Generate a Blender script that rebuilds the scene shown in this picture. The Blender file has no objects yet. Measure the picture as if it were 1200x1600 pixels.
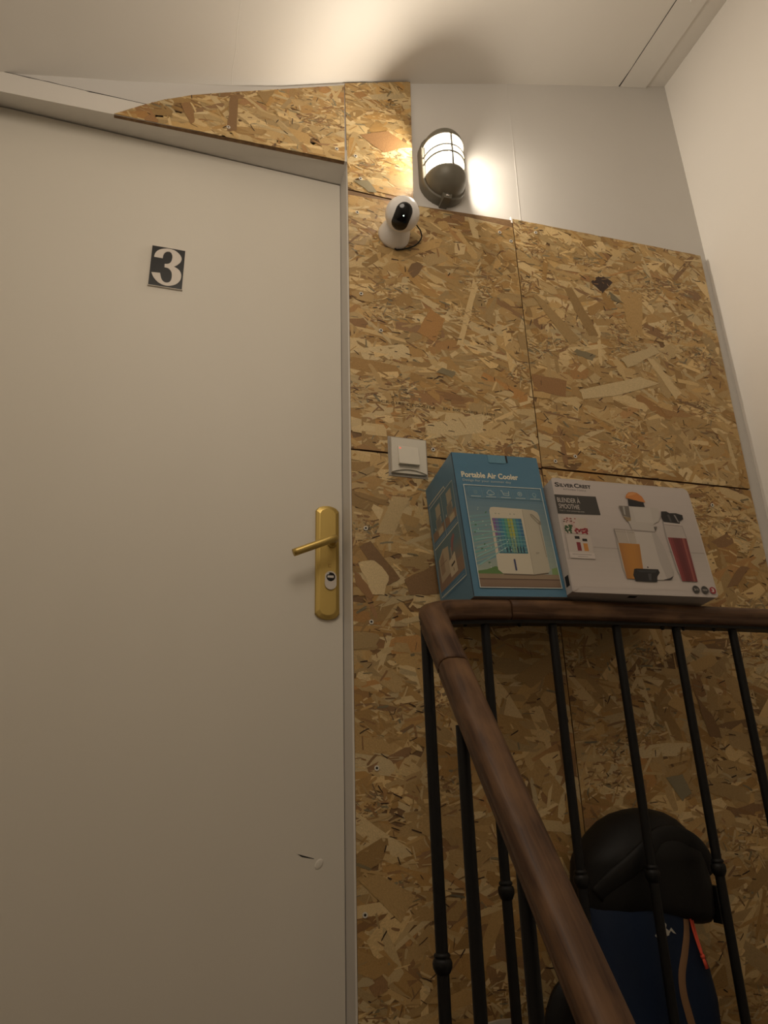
import bpy, bmesh, math, random
from mathutils import Vector, Matrix
from mathutils.geometry import tessellate_polygon
random.seed(7)
D = bpy.data
SC = bpy.context.scene
COL = SC.collection
PI = math.pi

# ------------------------------------------------------------------ camera
cam_data = D.cameras.new('camera')
cam_data.sensor_fit = 'VERTICAL'
cam_data.sensor_height = 36.0
cam_data.lens = 1110.0 / 1600.0 * 36.0
cam_data.clip_start = 0.02
cam = D.objects.new('camera', cam_data)
COL.objects.link(cam)
cam.matrix_world = Matrix(((0.9568, -0.0801, -0.2795, 0.0),
                           (-0.2894, -0.3541, -0.8893, -1.55),
                           (-0.0277, 0.9318, -0.3620, 0.55),
                           (0, 0, 0, 1)))
SC.camera = cam
# ------------------------------------------------------------------ world, wall lamp, fill, exposure
w = D.worlds.new('world'); SC.world = w; w.use_nodes = True
w.node_tree.nodes['Background'].inputs[0].default_value = (1.0, 0.85, 0.7, 1)
w.node_tree.nodes['Background'].inputs[1].default_value = 0.02
LAMP_POWER = 17.0            # the bulb of the bulkhead wall lamp (watts)
LAMP_COLOR = (1.0, 0.89, 0.74)
GLOBE_EMIT = 6.0
FILL_POWER = 16.5      # added fill light, unseen above the viewer, without a fixture
vs = SC.view_settings
vs.view_transform = 'Standard'; vs.look = 'None'; vs.gamma = 1.0; vs.use_curve_mapping = False
vs.exposure = 0.30


def fill_light():
    l = D.lights.new('fill_light', 'POINT')
    l.energy = FILL_POWER; l.color = (1.0, 0.87, 0.72); l.shadow_soft_size = 0.30
    o = D.objects.new('fill_light', l); COL.objects.link(o)
    o.location = (0.10, -1.28, 2.22)


fill_light()


# ------------------------------------------------------------------ materials
def mat(name, color, rough=0.5, metal=0.0, spec=0.5, noise=None, bump=None, emit=None, coat=0.0):
    m = D.materials.new(name); m.use_nodes = True
    nt = m.node_tree; b = nt.nodes['Principled BSDF']
    b.inputs['Base Color'].default_value = (*color, 1)
    b.inputs['Roughness'].default_value = rough
    b.inputs['Metallic'].default_value = metal
    b.inputs['Specular IOR Level'].default_value = spec
    b.inputs['Coat Weight'].default_value = coat
    tc = nt.nodes.new('ShaderNodeTexCoord')
    if noise:                      # (scale vector, amount, detail, color2)
        sc, amt, det, c2 = noise
        mp = nt.nodes.new('ShaderNodeMapping'); mp.inputs['Scale'].default_value = sc
        nz = nt.nodes.new('ShaderNodeTexNoise'); nz.inputs['Scale'].default_value = 1.0
        nz.inputs['Detail'].default_value = det
        rp = nt.nodes.new('ShaderNodeValToRGB')
        rp.color_ramp.elements[0].position = 0.5 - amt; rp.color_ramp.elements[1].position = 0.5 + amt
        rp.color_ramp.elements[0].color = (*c2, 1); rp.color_ramp.elements[1].color = (*color, 1)
        nt.links.new(tc.outputs['Object'], mp.inputs['Vector'])
        nt.links.new(mp.outputs['Vector'], nz.inputs['Vector'])
        nt.links.new(nz.outputs['Fac'], rp.inputs['Fac'])
        nt.links.new(rp.outputs['Color'], b.inputs['Base Color'])
    if bump:                       # (scale, strength, distance)
        nb = nt.nodes.new('ShaderNodeTexNoise'); nb.inputs['Scale'].default_value = bump[0]; nb.inputs['Detail'].default_value = 4
        bp = nt.nodes.new('ShaderNodeBump'); bp.inputs['Strength'].default_value = bump[1]; bp.inputs['Distance'].default_value = bump[2]
        nt.links.new(tc.outputs['Object'], nb.inputs['Vector'])
        nt.links.new(nb.outputs['Fac'], bp.inputs['Height'])
        nt.links.new(bp.outputs['Normal'], b.inputs['Normal'])
    if emit:
        b.inputs['Emission Color'].default_value = (*emit[0], 1)
        b.inputs['Emission Strength'].default_value = emit[1]
    return m


def attr_mat(name, rough=0.45, grain=False, spec=0.4):
    m = D.materials.new(name); m.use_nodes = True
    nt = m.node_tree; b = nt.nodes['Principled BSDF']
    b.inputs['Roughness'].default_value = rough
    b.inputs['Specular IOR Level'].default_value = spec
    at = nt.nodes.new('ShaderNodeAttribute'); at.attribute_name = 'Col'
    if not grain:
        nt.links.new(at.outputs['Color'], b.inputs['Base Color'])
        return m
    uv = nt.nodes.new('ShaderNodeUVMap'); uv.uv_map = 'UVMap'
    def noise(sx, sy, det):
        mp = nt.nodes.new('ShaderNodeMapping'); mp.inputs['Scale'].default_value = (sx, sy, 1)
        nz = nt.nodes.new('ShaderNodeTexNoise'); nz.inputs['Scale'].default_value = 1.0; nz.inputs['Detail'].default_value = det
        nt.links.new(uv.outputs['UV'], mp.inputs['Vector']); nt.links.new(mp.outputs['Vector'], nz.inputs['Vector'])
        return nz.outputs['Fac']
    def mrange(src, a, b_, c, d):
        r = nt.nodes.new('ShaderNodeMapRange')
        r.inputs[1].default_value = a; r.inputs[2].default_value = b_; r.inputs[3].default_value = c; r.inputs[4].default_value = d
        nt.links.new(src, r.inputs[0]); return r.outputs[0]
    g1 = mrange(noise(14, 420, 4), 0.3, 0.7, 0.66, 1.22)
    g2 = mrange(noise(22, 60, 3), 0.3, 0.7, 0.78, 1.16)
    g3 = mrange(noise(160, 900, 2), 0.27, 0.36, 0.5, 1.0)       # short dark fibres
    def mul(a, b_):
        n = nt.nodes.new('ShaderNodeMath'); n.operation = 'MULTIPLY'
        nt.links.new(a, n.inputs[0]); nt.links.new(b_, n.inputs[1]); return n.outputs[0]
    f = mul(mul(g1, g2), g3)
    mx = nt.nodes.new('ShaderNodeVectorMath'); mx.operation = 'SCALE'
    nt.links.new(at.outputs['Color'], mx.inputs[0]); nt.links.new(f, mx.inputs['Scale'])
    nt.links.new(mx.outputs[0], b.inputs['Base Color'])
    bp = nt.nodes.new('ShaderNodeBump'); bp.inputs['Strength'].default_value = 0.35; bp.inputs['Distance'].default_value = 0.0006
    nt.links.new(f, bp.inputs['Height']); nt.links.new(bp.outputs['Normal'], b.inputs['Normal'])
    return m


M_wall = mat('white_wall_paint', (0.82, 0.775, 0.715), 0.55, noise=((3, 3, 3), 0.3, 3, (0.79, 0.745, 0.68)), bump=(9, 0.12, 0.004))
M_back = mat('white_plaster_shaded', (0.62, 0.595, 0.56), 0.55, noise=((3, 3, 3), 0.3, 3, (0.59, 0.565, 0.53)), bump=(9, 0.12, 0.004))  # white plaster greyed to imitate the weaker grazing light on this wall
M_ceil = mat('ceiling_paint', (0.74, 0.70, 0.64), 0.6, noise=((2.5, 2.5, 2.5), 0.3, 3, (0.70, 0.66, 0.60)), bump=(7, 0.15, 0.006))
M_trim = mat('trim_paint', (0.70, 0.665, 0.61), 0.4, bump=(30, 0.08, 0.002))
M_door = mat('door_paint', (0.68, 0.64, 0.56), 0.55, noise=((4, 4, 1.2), 0.35, 2, (0.655, 0.615, 0.535)), bump=(16, 0.05, 0.002))
M_strand = attr_mat('strand_wood', 0.5, True, 0.35)
M_osb = mat('board_core', (0.24, 0.14, 0.055), 0.7, noise=((60, 60, 900), 0.2, 3, (0.12, 0.06, 0.025)))
M_print = attr_mat('printed_ink', 0.38)
M_black = mat('black_iron', (0.005, 0.0045, 0.004), 0.5, 0.0, 0.25, noise=((40, 40, 12), 0.12, 4, (0.005, 0.005, 0.005)), bump=(260, 0.15, 0.001))
M_brass = mat('brushed_brass', (0.55, 0.40, 0.125), 0.38, 0.72, noise=((40, 40, 3), 0.3, 3, (0.49, 0.35, 0.105)))
M_steel = mat('satin_steel', (0.60, 0.57, 0.54), 0.3, 0.9)
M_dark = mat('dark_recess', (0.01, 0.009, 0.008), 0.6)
M_floor = mat('floor_boards', (0.10, 0.055, 0.03), 0.5, noise=((3, 40, 3), 0.25, 4, (0.05, 0.028, 0.015)))
M_white = mat('white_plastic', (0.80, 0.78, 0.76), 0.28)
M_switch = mat('cream_plastic', (0.66, 0.62, 0.53), 0.35)
M_lens = mat('black_gloss_panel', (0.004, 0.004, 0.005), 0.12)
M_led = mat('green_led', (0.6, 1, 0.6), 0.4, emit=((0.75, 1.0, 0.75), 6.0))
M_redled = mat('red_indicator', (0.9, 0.25, 0.18), 0.4, emit=((1.0, 0.22, 0.15), 0.35))
M_lampmetal = mat('grey_lamp_metal', (0.17, 0.155, 0.12), 0.45, 0.1, noise=((30, 30, 30), 0.3, 3, (0.14, 0.13, 0.10)))
M_lampin = mat('dark_lamp_bed', (0.03, 0.03, 0.026), 0.6)
M_screw = mat('zinc_screw', (0.66, 0.62, 0.54), 0.4, 0.2)
M_blue = mat('blue_carton', (0.075, 0.190, 0.290), 0.36, noise=((30, 30, 30), 0.3, 2, (0.070, 0.178, 0.272)))
M_blue2 = mat('pale_blue_carton', (0.11, 0.25, 0.34), 0.36)
M_carton = mat('white_carton', (0.50, 0.45, 0.42), 0.4, noise=((6, 6, 6), 0.3, 2, (0.47, 0.42, 0.39)), bump=(10, 0.06, 0.004))
M_cardboard = mat('pale_cardboard', (0.45, 0.40, 0.32), 0.6)
M_lid = mat('black_nylon', (0.0055, 0.005, 0.0045), 0.6, 0.0, 0.3, bump=(120, 0.2, 0.002))
M_navy = mat('navy_nylon', (0.005, 0.016, 0.046), 0.65, 0.0, 0.25, noise=((12, 12, 6), 0.3, 3, (0.003, 0.009, 0.026)), bump=(140, 0.2, 0.002))
M_tan = mat('tan_piping', (0.20, 0.105, 0.045), 0.6)
M_orange = mat('coral_cord', (0.75, 0.09, 0.045), 0.6)
M_logo = mat('grey_logo_print', (0.42, 0.40, 0.34), 0.5)


def wood_mat():
    m = D.materials.new('varnished_handrail_wood'); m.use_nodes = True
    nt = m.node_tree; b = nt.nodes['Principled BSDF']
    uv = nt.nodes.new('ShaderNodeUVMap'); uv.uv_map = 'UVMap'
    def nz(s, det, dist=0.0):
        mp = nt.nodes.new('ShaderNodeMapping'); mp.inputs['Scale'].default_value = s
        n = nt.nodes.new('ShaderNodeTexNoise'); n.inputs['Scale'].default_value = 1; n.inputs['Detail'].default_value = det
        n.inputs['Distortion'].default_value = dist
        nt.links.new(uv.outputs['UV'], mp.inputs[0]); nt.links.new(mp.outputs[0], n.inputs['Vector']); return n.outputs['Fac']
    r1 = nt.nodes.new('ShaderNodeValToRGB')
    e = r1.color_ramp.elements
    e[0].position = 0.32; e[0].color = (0.040, 0.017, 0.008, 1)
    e[1].position = 0.70; e[1].color = (0.115, 0.060, 0.029, 1)
    nt.links.new(nz((5, 110, 1), 5, 0.6), r1.inputs[0])
    r2 = nt.nodes.new('ShaderNodeValToRGB')
    r2.color_ramp.elements[0].position = 0.45; r2.color_ramp.elements[0].color = (0, 0, 0, 1)
    r2.color_ramp.elements[1].position = 0.75; r2.color_ramp.elements[1].color = (1, 1, 1, 1)
    nt.links.new(nz((9, 22, 1), 4), r2.inputs[0])
    mx = nt.nodes.new('ShaderNodeMix'); mx.data_type = 'RGBA'
    nt.links.new(r2.outputs[0], mx.inputs[0]); nt.links.new(r1.outputs[0], mx.inputs[6])
    mx.inputs[7].default_value = (0.170, 0.090, 0.042, 1)
    nt.links.new(mx.outputs[2], b.inputs['Base Color'])
    b.inputs['Roughness'].default_value = 0.48
    b.inputs['Specular IOR Level'].default_value = 0.25
    bp = nt.nodes.new('ShaderNodeBump'); bp.inputs['Strength'].default_value = 0.4; bp.inputs['Distance'].default_value = 0.001
    nt.links.new(nz((12, 120, 1), 6, 0.5), bp.inputs['Height']); nt.links.new(bp.outputs['Normal'], b.inputs['Normal'])
    return m


M_rail = wood_mat()


def globe_mat():
    m = D.materials.new('glowing_lamp_glass'); m.use_nodes = True
    nt = m.node_tree; nt.nodes.remove(nt.nodes['Principled BSDF'])
    out = nt.nodes['Material Output']
    em = nt.nodes.new('ShaderNodeEmission'); em.inputs[0].default_value = (1.0, 0.95, 0.84, 1); em.inputs[1].default_value = GLOBE_EMIT
    tr = nt.nodes.new('ShaderNodeBsdfTransparent'); tr.inputs[0].default_value = (1, 1, 1, 1)
    mx = nt.nodes.new('ShaderNodeMixShader'); mx.inputs[0].default_value = 0.30
    nt.links.new(tr.outputs[0], mx.inputs[1]); nt.links.new(em.outputs[0], mx.inputs[2]); nt.links.new(mx.outputs[0], out.inputs['Surface'])
    return m


M_globe = globe_mat()


# ------------------------------------------------------------------ object helpers
def link(name, me, parent=None):
    o = D.objects.new(name, me); COL.objects.link(o)
    if parent is not None:
        o.parent = parent
    return o


def obj(name, bm, m, parent=None, smooth=False):
    me = D.meshes.new(name)
    bmesh.ops.recalc_face_normals(bm, faces=bm.faces)
    bm.to_mesh(me); bm.free()
    ms = m if isinstance(m, (list, tuple)) else [m]
    for x in ms:
        me.materials.append(x)
    if smooth:
        for p in me.polygons:
            p.use_smooth = True
        if smooth == 'auto':
            try:
                me.set_sharp_from_angle(angle=math.radians(40))
            except Exception:
                pass
    return link(name, me, parent)


def empty(name, loc, rot=None):
    o = D.objects.new(name, None); COL.objects.link(o); o.empty_display_size = 0.05
    o.matrix_world = Matrix.Translation(loc) @ (rot.to_4x4() if rot else Matrix.Identity(4))
    return o


def tag(o, label=None, cat=None, group=None, kind=None):
    if label: o['label'] = label
    if cat: o['category'] = cat
    if group: o['group'] = group
    if kind: o['kind'] = kind
    return o


def box(bm, x0, x1, y0, y1, z0, z1, mi=0):
    v = [bm.verts.new(p) for p in ((x0, y0, z0), (x1, y0, z0), (x1, y1, z0), (x0, y1, z0), (x0, y0, z1), (x1, y0, z1), (x1, y1, z1), (x0, y1, z1))]
    for f in ((0, 3, 2, 1), (4, 5, 6, 7), (0, 1, 5, 4), (1, 2, 6, 5), (2, 3, 7, 6), (3, 0, 4, 7)):
        bm.faces.new([v[i] for i in f]).material_index = mi
    return v


def bevel(bm, width, seg=2, ang=30):
    es = [e for e in bm.edges if len(e.link_faces) == 2 and e.calc_face_angle(0) > math.radians(ang)]
    bmesh.ops.bevel(bm, geom=es, offset=width, segments=seg, affect='EDGES', profile=0.5)


def prism(bm, pts, y0, y1, mi=0):
    """polygon (x,z) extruded from y0 to y1"""
    a = [bm.verts.new((p[0], y0, p[1])) for p in pts]
    b = [bm.verts.new((p[0], y1, p[1])) for p in pts]
    n = len(pts)
    bm.faces.new(a).material_index = mi; bm.faces.new(b[::-1]).material_index = mi
    for i in range(n):
        bm.faces.new((a[i], b[i], b[(i + 1) % n], a[(i + 1) % n])).material_index = mi


def lathe(bm, prof, origin, axis=(0, 0, 1), seg=20, cap=True):
    """prof: list of (r, h) along axis"""
    ax = Vector(axis).normalized()
    t = Vector((1, 0, 0)) if abs(ax.x) < 0.9 else Vector((0, 1, 0))
    u = ax.cross(t).normalized(); v = ax.cross(u)
    o = Vector(origin); rings = []
    for r, h in prof:
        rings.append([bm.verts.new(o + ax * h + (u * math.cos(2 * PI * i / seg) + v * math.sin(2 * PI * i / seg)) * max(r, 1e-5)) for i in range(seg)])
    for a, b in zip(rings, rings[1:]):
        for i in range(seg):
            bm.faces.new((a[i], a[(i + 1) % seg], b[(i + 1) % seg], b[i]))
    if cap:
        bm.faces.new(rings[0][::-1]); bm.faces.new(rings[-1])


def catmull(pts, n=6):
    P = [Vector(p) for p in pts]; out = []
    Q = [P[0] * 2 - P[1]] + P + [P[-1] * 2 - P[-2]]
    for i in range(1, len(Q) - 2):
        a, b, c, d = Q[i - 1:i + 3]
        for k in range(n):
            t = k / n
            out.append(0.5 * ((2 * b) + (c - a) * t + (2 * a - 5 * b + 4 * c - d) * t * t + (3 * b - a - 3 * c + d) * t ** 3))
    out.append(P[-1]); return out


def sweep(bm, path, section, up=(0, 0, 1), uvl=None, closed_ends=True, u0=0.0):
    """section: list of (side, up); path: list of Vector"""
    path = [Vector(p) for p in path]; rings = []; U = Vector(up); L = u0; Ls = []
    for i, p in enumerate(path):
        t = (path[min(i + 1, len(path) - 1)] - path[max(i - 1, 0)]).normalized()
        s = t.cross(U)
        s = s.normalized() if s.length > 1e-4 else Vector((1, 0, 0))
        n = s.cross(t)
        rings.append([bm.verts.new(p + s * a + n * b) for a, b in section])
        if i: L += (p - path[i - 1]).length
        Ls.append(L)
    m = len(section)
    per = [0.0]
    for j in range(m):
        a, b = section[j], section[(j + 1) % m]; per.append(per[-1] + math.hypot(a[0] - b[0], a[1] - b[1]))
    for i in range(len(rings) - 1):
        for j in range(m):
            k = (j + 1) % m
            f = bm.faces.new((rings[i][j], rings[i][k], rings[i + 1][k], rings[i + 1][j]))
            if uvl is not None:
                for lp, uvv in zip(f.loops, ((Ls[i], per[j]), (Ls[i], per[j + 1]), (Ls[i + 1], per[j + 1]), (Ls[i + 1], per[j]))):
                    lp[uvl].uv = uvv
    if closed_ends:
        bm.faces.new(rings[0][::-1]); bm.faces.new(rings[-1])


def tube(bm, path, r, seg=10):
    sec = [(r * math.cos(2 * PI * i / seg), r * math.sin(2 * PI * i / seg)) for i in range(seg)]
    path = [Vector(p) for p in path]
    up = Vector((0.13, 0.31, 0.94)).normalized()
    sweep(bm, path, sec, up)


_font_cache = {}


def text_mesh(s, size, offset=0.0, xscale=1.0, spacing=1.0):
    cu = D.curves.new('lettering', 'FONT'); cu.body = s; cu.size = size; cu.offset = offset
    cu.space_character = spacing; cu.resolution_u = 3
    o = D.objects.new('lettering', cu); COL.objects.link(o)
    dg = bpy.context.evaluated_depsgraph_get(); dg.update()
    me = D.meshes.new_from_object(o.evaluated_get(dg))
    vs_ = [(v.co.x * xscale, v.co.y) for v in me.vertices]
    fs = [list(p.vertices) for p in me.polygons]
    D.objects.remove(o); D.curves.remove(cu); D.meshes.remove(me)
    return vs_, fs


class Print:
    """flat print: coloured polygons laid on a plane in thin ink layers, joined as one mesh"""
    def __init__(self, to3d, step=0.00004):
        self.to3d = to3d; self.v = []; self.f = []; self.c = []; self.layer = 1; self.step = step

    def face(self, pts, col):
        b = len(self.v); h = self.layer * self.step + len(self.f) * 1.2e-6
        self.v += [self.to3d(p[0], p[1], h) for p in pts]
        self.f.append(list(range(b, b + len(pts)))); self.c.append(col)

    def up(self, n=1):
        self.layer += n

    def poly(self, pts, col):
        for t in tessellate_polygon([[Vector((p[0], p[1], 0)) for p in pts]]):
            self.face([pts[i] for i in t], col)

    def rect(self, x0, y0, x1, y1, col):
        self.face([(x0, y0), (x1, y0), (x1, y1), (x0, y1)], col)

    def rrect(self, x0, y0, x1, y1, r, col, n=5):
        pts = []
        for cx, cy, a0 in ((x1 - r, y1 - r, 0), (x0 + r, y1 - r, 90), (x0 + r, y0 + r, 180), (x1 - r, y0 + r, 270)):
            for i in range(n + 1):
                a = math.radians(a0 + 90 * i / n); pts.append((cx + r * math.cos(a), cy + r * math.sin(a)))
        self.face(pts, col)

    def disc(self, x, y, rx, ry, col, n=18):
        self.face([(x + rx * math.cos(2 * PI * i / n), y + ry * math.sin(2 * PI * i / n)) for i in range(n)], col)

    def line(self, pts, wd, col, closed=False):
        P = [Vector(p) for p in pts]
        if closed: P.append(P[0])
        for a, b in zip(P, P[1:]):
            d = (b - a)
            if d.length < 1e-7: continue
            d.normalize(); n = Vector((-d.y, d.x)) * wd / 2; e = d * wd * 0.35
            self.face([(a - e - n)[:], (b + e - n)[:], (b + e + n)[:], (a - e + n)[:]], col)

    def grad(self, x0, y0, x1, y1, c0, c1, n=10, horiz=False):
        for i in range(n):
            t = (i + 0.5) / n; c = tuple(a + (b - a) * t for a, b in zip(c0, c1))
            if horiz: self.rect(x0 + (x1 - x0) * i / n, y0, x0 + (x1 - x0) * (i + 1) / n, y1, c)
            else: self.rect(x0, y0 + (y1 - y0) * i / n, x1, y0 + (y1 - y0) * (i + 1) / n, c)

    def text(self, s, x, y, size, col, offset=0.0, width=None, spacing=1.0, xscale=1.0):
        vs_, fs = text_mesh(s, size, offset, 1.0, spacing)
        if not vs_: return
        x0 = min(v[0] for v in vs_); x1 = max(v[0] for v in vs_)
        k = width / (x1 - x0) if width else xscale
        b = len(self.v); h = self.layer * self.step + len(self.f) * 1.2e-6
        self.v += [self.to3d(x + (v[0] - x0) * k, y + v[1], h) for v in vs_]
        for f in fs:
            self.f.append([b + i for i in f]); self.c.append(col)

    def build(self, name, parent, m=None):
        me = D.meshes.new(name); me.from_pydata(self.v, [], self.f); me.update()
        ca = me.color_attributes.new('Col', 'FLOAT_COLOR', 'CORNER')
        buf = []
        for p, c in zip(me.polygons, self.c):
            buf += [c[0], c[1], c[2], 1.0] * p.loop_total
        ca.data.foreach_set('color', buf)
        me.materials.append(m or M_print)
        return link(name, me, parent)


# ================================================================== THE SETTING
CEIL = [(-1.06, 2.185), (-0.80, 2.265), (-0.541, 2.340), (-0.463, 2.361), (-0.342, 2.392), (-0.25, 2.413), (-0.126, 2.449), (0.052, 2.498),
        (0.204, 2.549), (0.302, 2.590), (0.401, 2.631), (0.626, 2.717), (1.01, 2.850), (1.474, 2.997), (1.692, 3.073), (1.80, 3.11)]
LOW = -2.6
YF = -3.1


def ceil_z(x):
    for (a, b), (c, d) in zip(CEIL, CEIL[1:]):
        if a <= x <= c:
            return b + (d - b) * (x - a) / (c - a)
    return CEIL[-1][1]


def make_ceiling():
    bm = bmesh.new()
    ys = [0.10, 0.012, -0.4, -1.2, YF - 0.1]
    low = [[bm.verts.new((x, y, z)) for y in ys] for x, z in CEIL]
    for a, b in zip(low, low[1:]):
        for i in range(len(ys) - 1):
            bm.faces.new((a[i], a[i + 1], b[i + 1], b[i]))
    r = bmesh.ops.extrude_face_region(bm, geom=bm.faces[:])
    for v in r['geom']:
        if isinstance(v, bmesh.types.BMVert): v.co.z += 0.08
    cl = tag(obj('ceiling', bm, M_ceil, smooth='auto'), kind='structure')
    bm = bmesh.new(); pr = None          # raised joint of the ceiling lining
    for y in (0.011, -0.05, -0.11, -0.17, -0.24, -0.4, -1.0):
        x = 0.054 + 0.002 * math.sin(y * 40); z = ceil_z(x)
        row = [bm.verts.new((x - 0.004, y, ceil_z(x - 0.004) + 0.001)), bm.verts.new((x, y, z - 0.0004)), bm.verts.new((x + 0.004, y, ceil_z(x + 0.004) + 0.001))]
        if pr:
            for a in range(2): bm.faces.new((pr[a], pr[a + 1], row[a + 1], row[a]))
        pr = row
    obj('seam', bm, M_ceil, cl)
    # painted plank under the slope beside the right wall, with its screw cap
    bm = bmesh.new()
    v = box(bm, 1.474, 1.596, YF, 0.0115, 0, 0.02)
    for q in v:
        base = 2.9960 + (q.co.x - 1.474) * 0.285
        q.co.z = base + q.co.z
    t = tag(obj('trim_1', bm, M_trim), kind='structure')
    bm = bmesh.new(); pr = None
    for y, wd in ((0.011, 0.0052), (-0.03, 0.0030), (-0.06, 0.0016), (-0.11, 0.0024), (-0.2, 0.0020), (-0.31, 0.0026), (-0.5, 0.0018), (-3.0, 0.002)):
        row = [bm.verts.new((1.4745 - wd, y, 2.9963 - wd * 0.31)), bm.verts.new((1.4745, y, 2.9956)), bm.verts.new((1.4745, y, 3.001)), bm.verts.new((1.4745 - wd, y, 3.001))]
        if pr:
            for a in range(4): bm.faces.new((pr[a], pr[(a + 1) % 4], row[(a + 1) % 4], row[a]))
        pr = row
    obj('gap', bm, M_dark, t)
    bm = bmesh.new(); lathe(bm, [(0.008, 0), (0.008, 0.003), (0.006, 0.005)], (1.535, -0.325, 3.0140), (0.33, 0, -0.94), 12)
    obj('screw_cap', bm, M_trim, t)


make_ceiling()


def make_walls():
    # back wall: painted plaster, with the door opening left free; behind the boards and above the door
    bm = bmesh.new()
    right = [(0.404, LOW), (1.74, LOW), (1.74, ceil_z(1.74) + 0.03)] + [(x, z + 0.03) for x, z in CEIL[::-1] if 0.41 < x < 1.7] + [(0.404, ceil_z(0.404) + 0.03)]
    prism(bm, right, 0.012, 0.16)
    crack = [(0.404, 2.3420), (0.10, 2.3435), (-0.169, 2.3440), (-0.205, 2.3462), (-0.245, 2.3452), (-0.31, 2.3446), (-0.319, 2.3464), (-0.342, 2.3440), (-0.42, 2.3455), (-0.463, 2.3445), (-0.541, 2.3435)]
    top = [(x, z + 0.03) for x, z in CEIL if -0.55 < x < 0.404]
    prism(bm, crack[::-1][::-1] + top + [(0.404, ceil_z(0.404) + 0.03)], 0.004, 0.16)
    left = [(-1.08, LOW), (-0.60, LOW), (-0.60, 2.34), (-1.08, 2.26)]
    prism(bm, left, 0.004, 0.16)
    box(bm, -0.60, 0.404, 0.004, 0.16, LOW, -0.02)
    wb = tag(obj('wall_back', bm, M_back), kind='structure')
    bm = bmesh.new()
    box(bm, 1.690, 1.80, YF - 0.1, 0.16, LOW, 3.2)
    tag(obj('wall_right', bm, M_wall), kind='structure')
    bm = bmesh.new()
    box(bm, -1.15, -1.05, YF - 0.1, 0.16, LOW, 2.3)
    tag(obj('wall_left', bm, M_wall), kind='structure')
    bm = bmesh.new()
    prism(bm, [(-1.08, LOW), (1.74, LOW), (1.74, 3.12), (-1.08, 2.21)], YF - 0.1, YF)
    tag(obj('wall_front', bm, M_wall), kind='structure')
    # landing and the floor far below the stairwell
    bm = bmesh.new()
    box(bm, -1.05, 1.69, -0.30, 0.012, -0.16, 0.0)
    box(bm, -0.60, 0.404, 0.012, 0.13, -0.02, 0.0)
    box(bm, -1.05, 1.69, YF, 0.012, LOW - 0.1, LOW)
    tag(obj('floor', bm, M_floor), kind='structure')
    bm = bmesh.new()
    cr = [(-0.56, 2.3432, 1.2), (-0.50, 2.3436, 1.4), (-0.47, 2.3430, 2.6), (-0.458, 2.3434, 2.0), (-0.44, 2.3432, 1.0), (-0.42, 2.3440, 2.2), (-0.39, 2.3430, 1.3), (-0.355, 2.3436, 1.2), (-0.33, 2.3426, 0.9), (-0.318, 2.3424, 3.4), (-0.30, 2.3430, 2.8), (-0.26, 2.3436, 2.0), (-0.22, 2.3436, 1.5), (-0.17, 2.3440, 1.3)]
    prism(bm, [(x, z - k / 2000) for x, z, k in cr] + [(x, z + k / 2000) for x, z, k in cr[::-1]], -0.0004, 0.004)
    obj('crack', bm, M_dark, wb)  # dark filler in the crack paints the shade inside it
    bm = bmesh.new(); box(bm, 0.3972, 0.4000, 0.0085, 0.0115, 2.30, 2.64); box(bm, 0.936, 0.9425, 0.0065, 0.0117, 0, 2.2); obj('joint_shade_strips', bm, M_dark, wb)  # added dark strips stand in for the shade in the board joints
    # faint vertical joint of the lining paper on the white wall
    bm = bmesh.new()
    prism(bm, [(0.9760, 2.215), (0.9775, 2.215), (0.9925, 2.845), (0.9910, 2.845)], 0.0114, 0.013)
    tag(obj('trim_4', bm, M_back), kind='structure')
    return wb


wall_back = make_walls()


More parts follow.
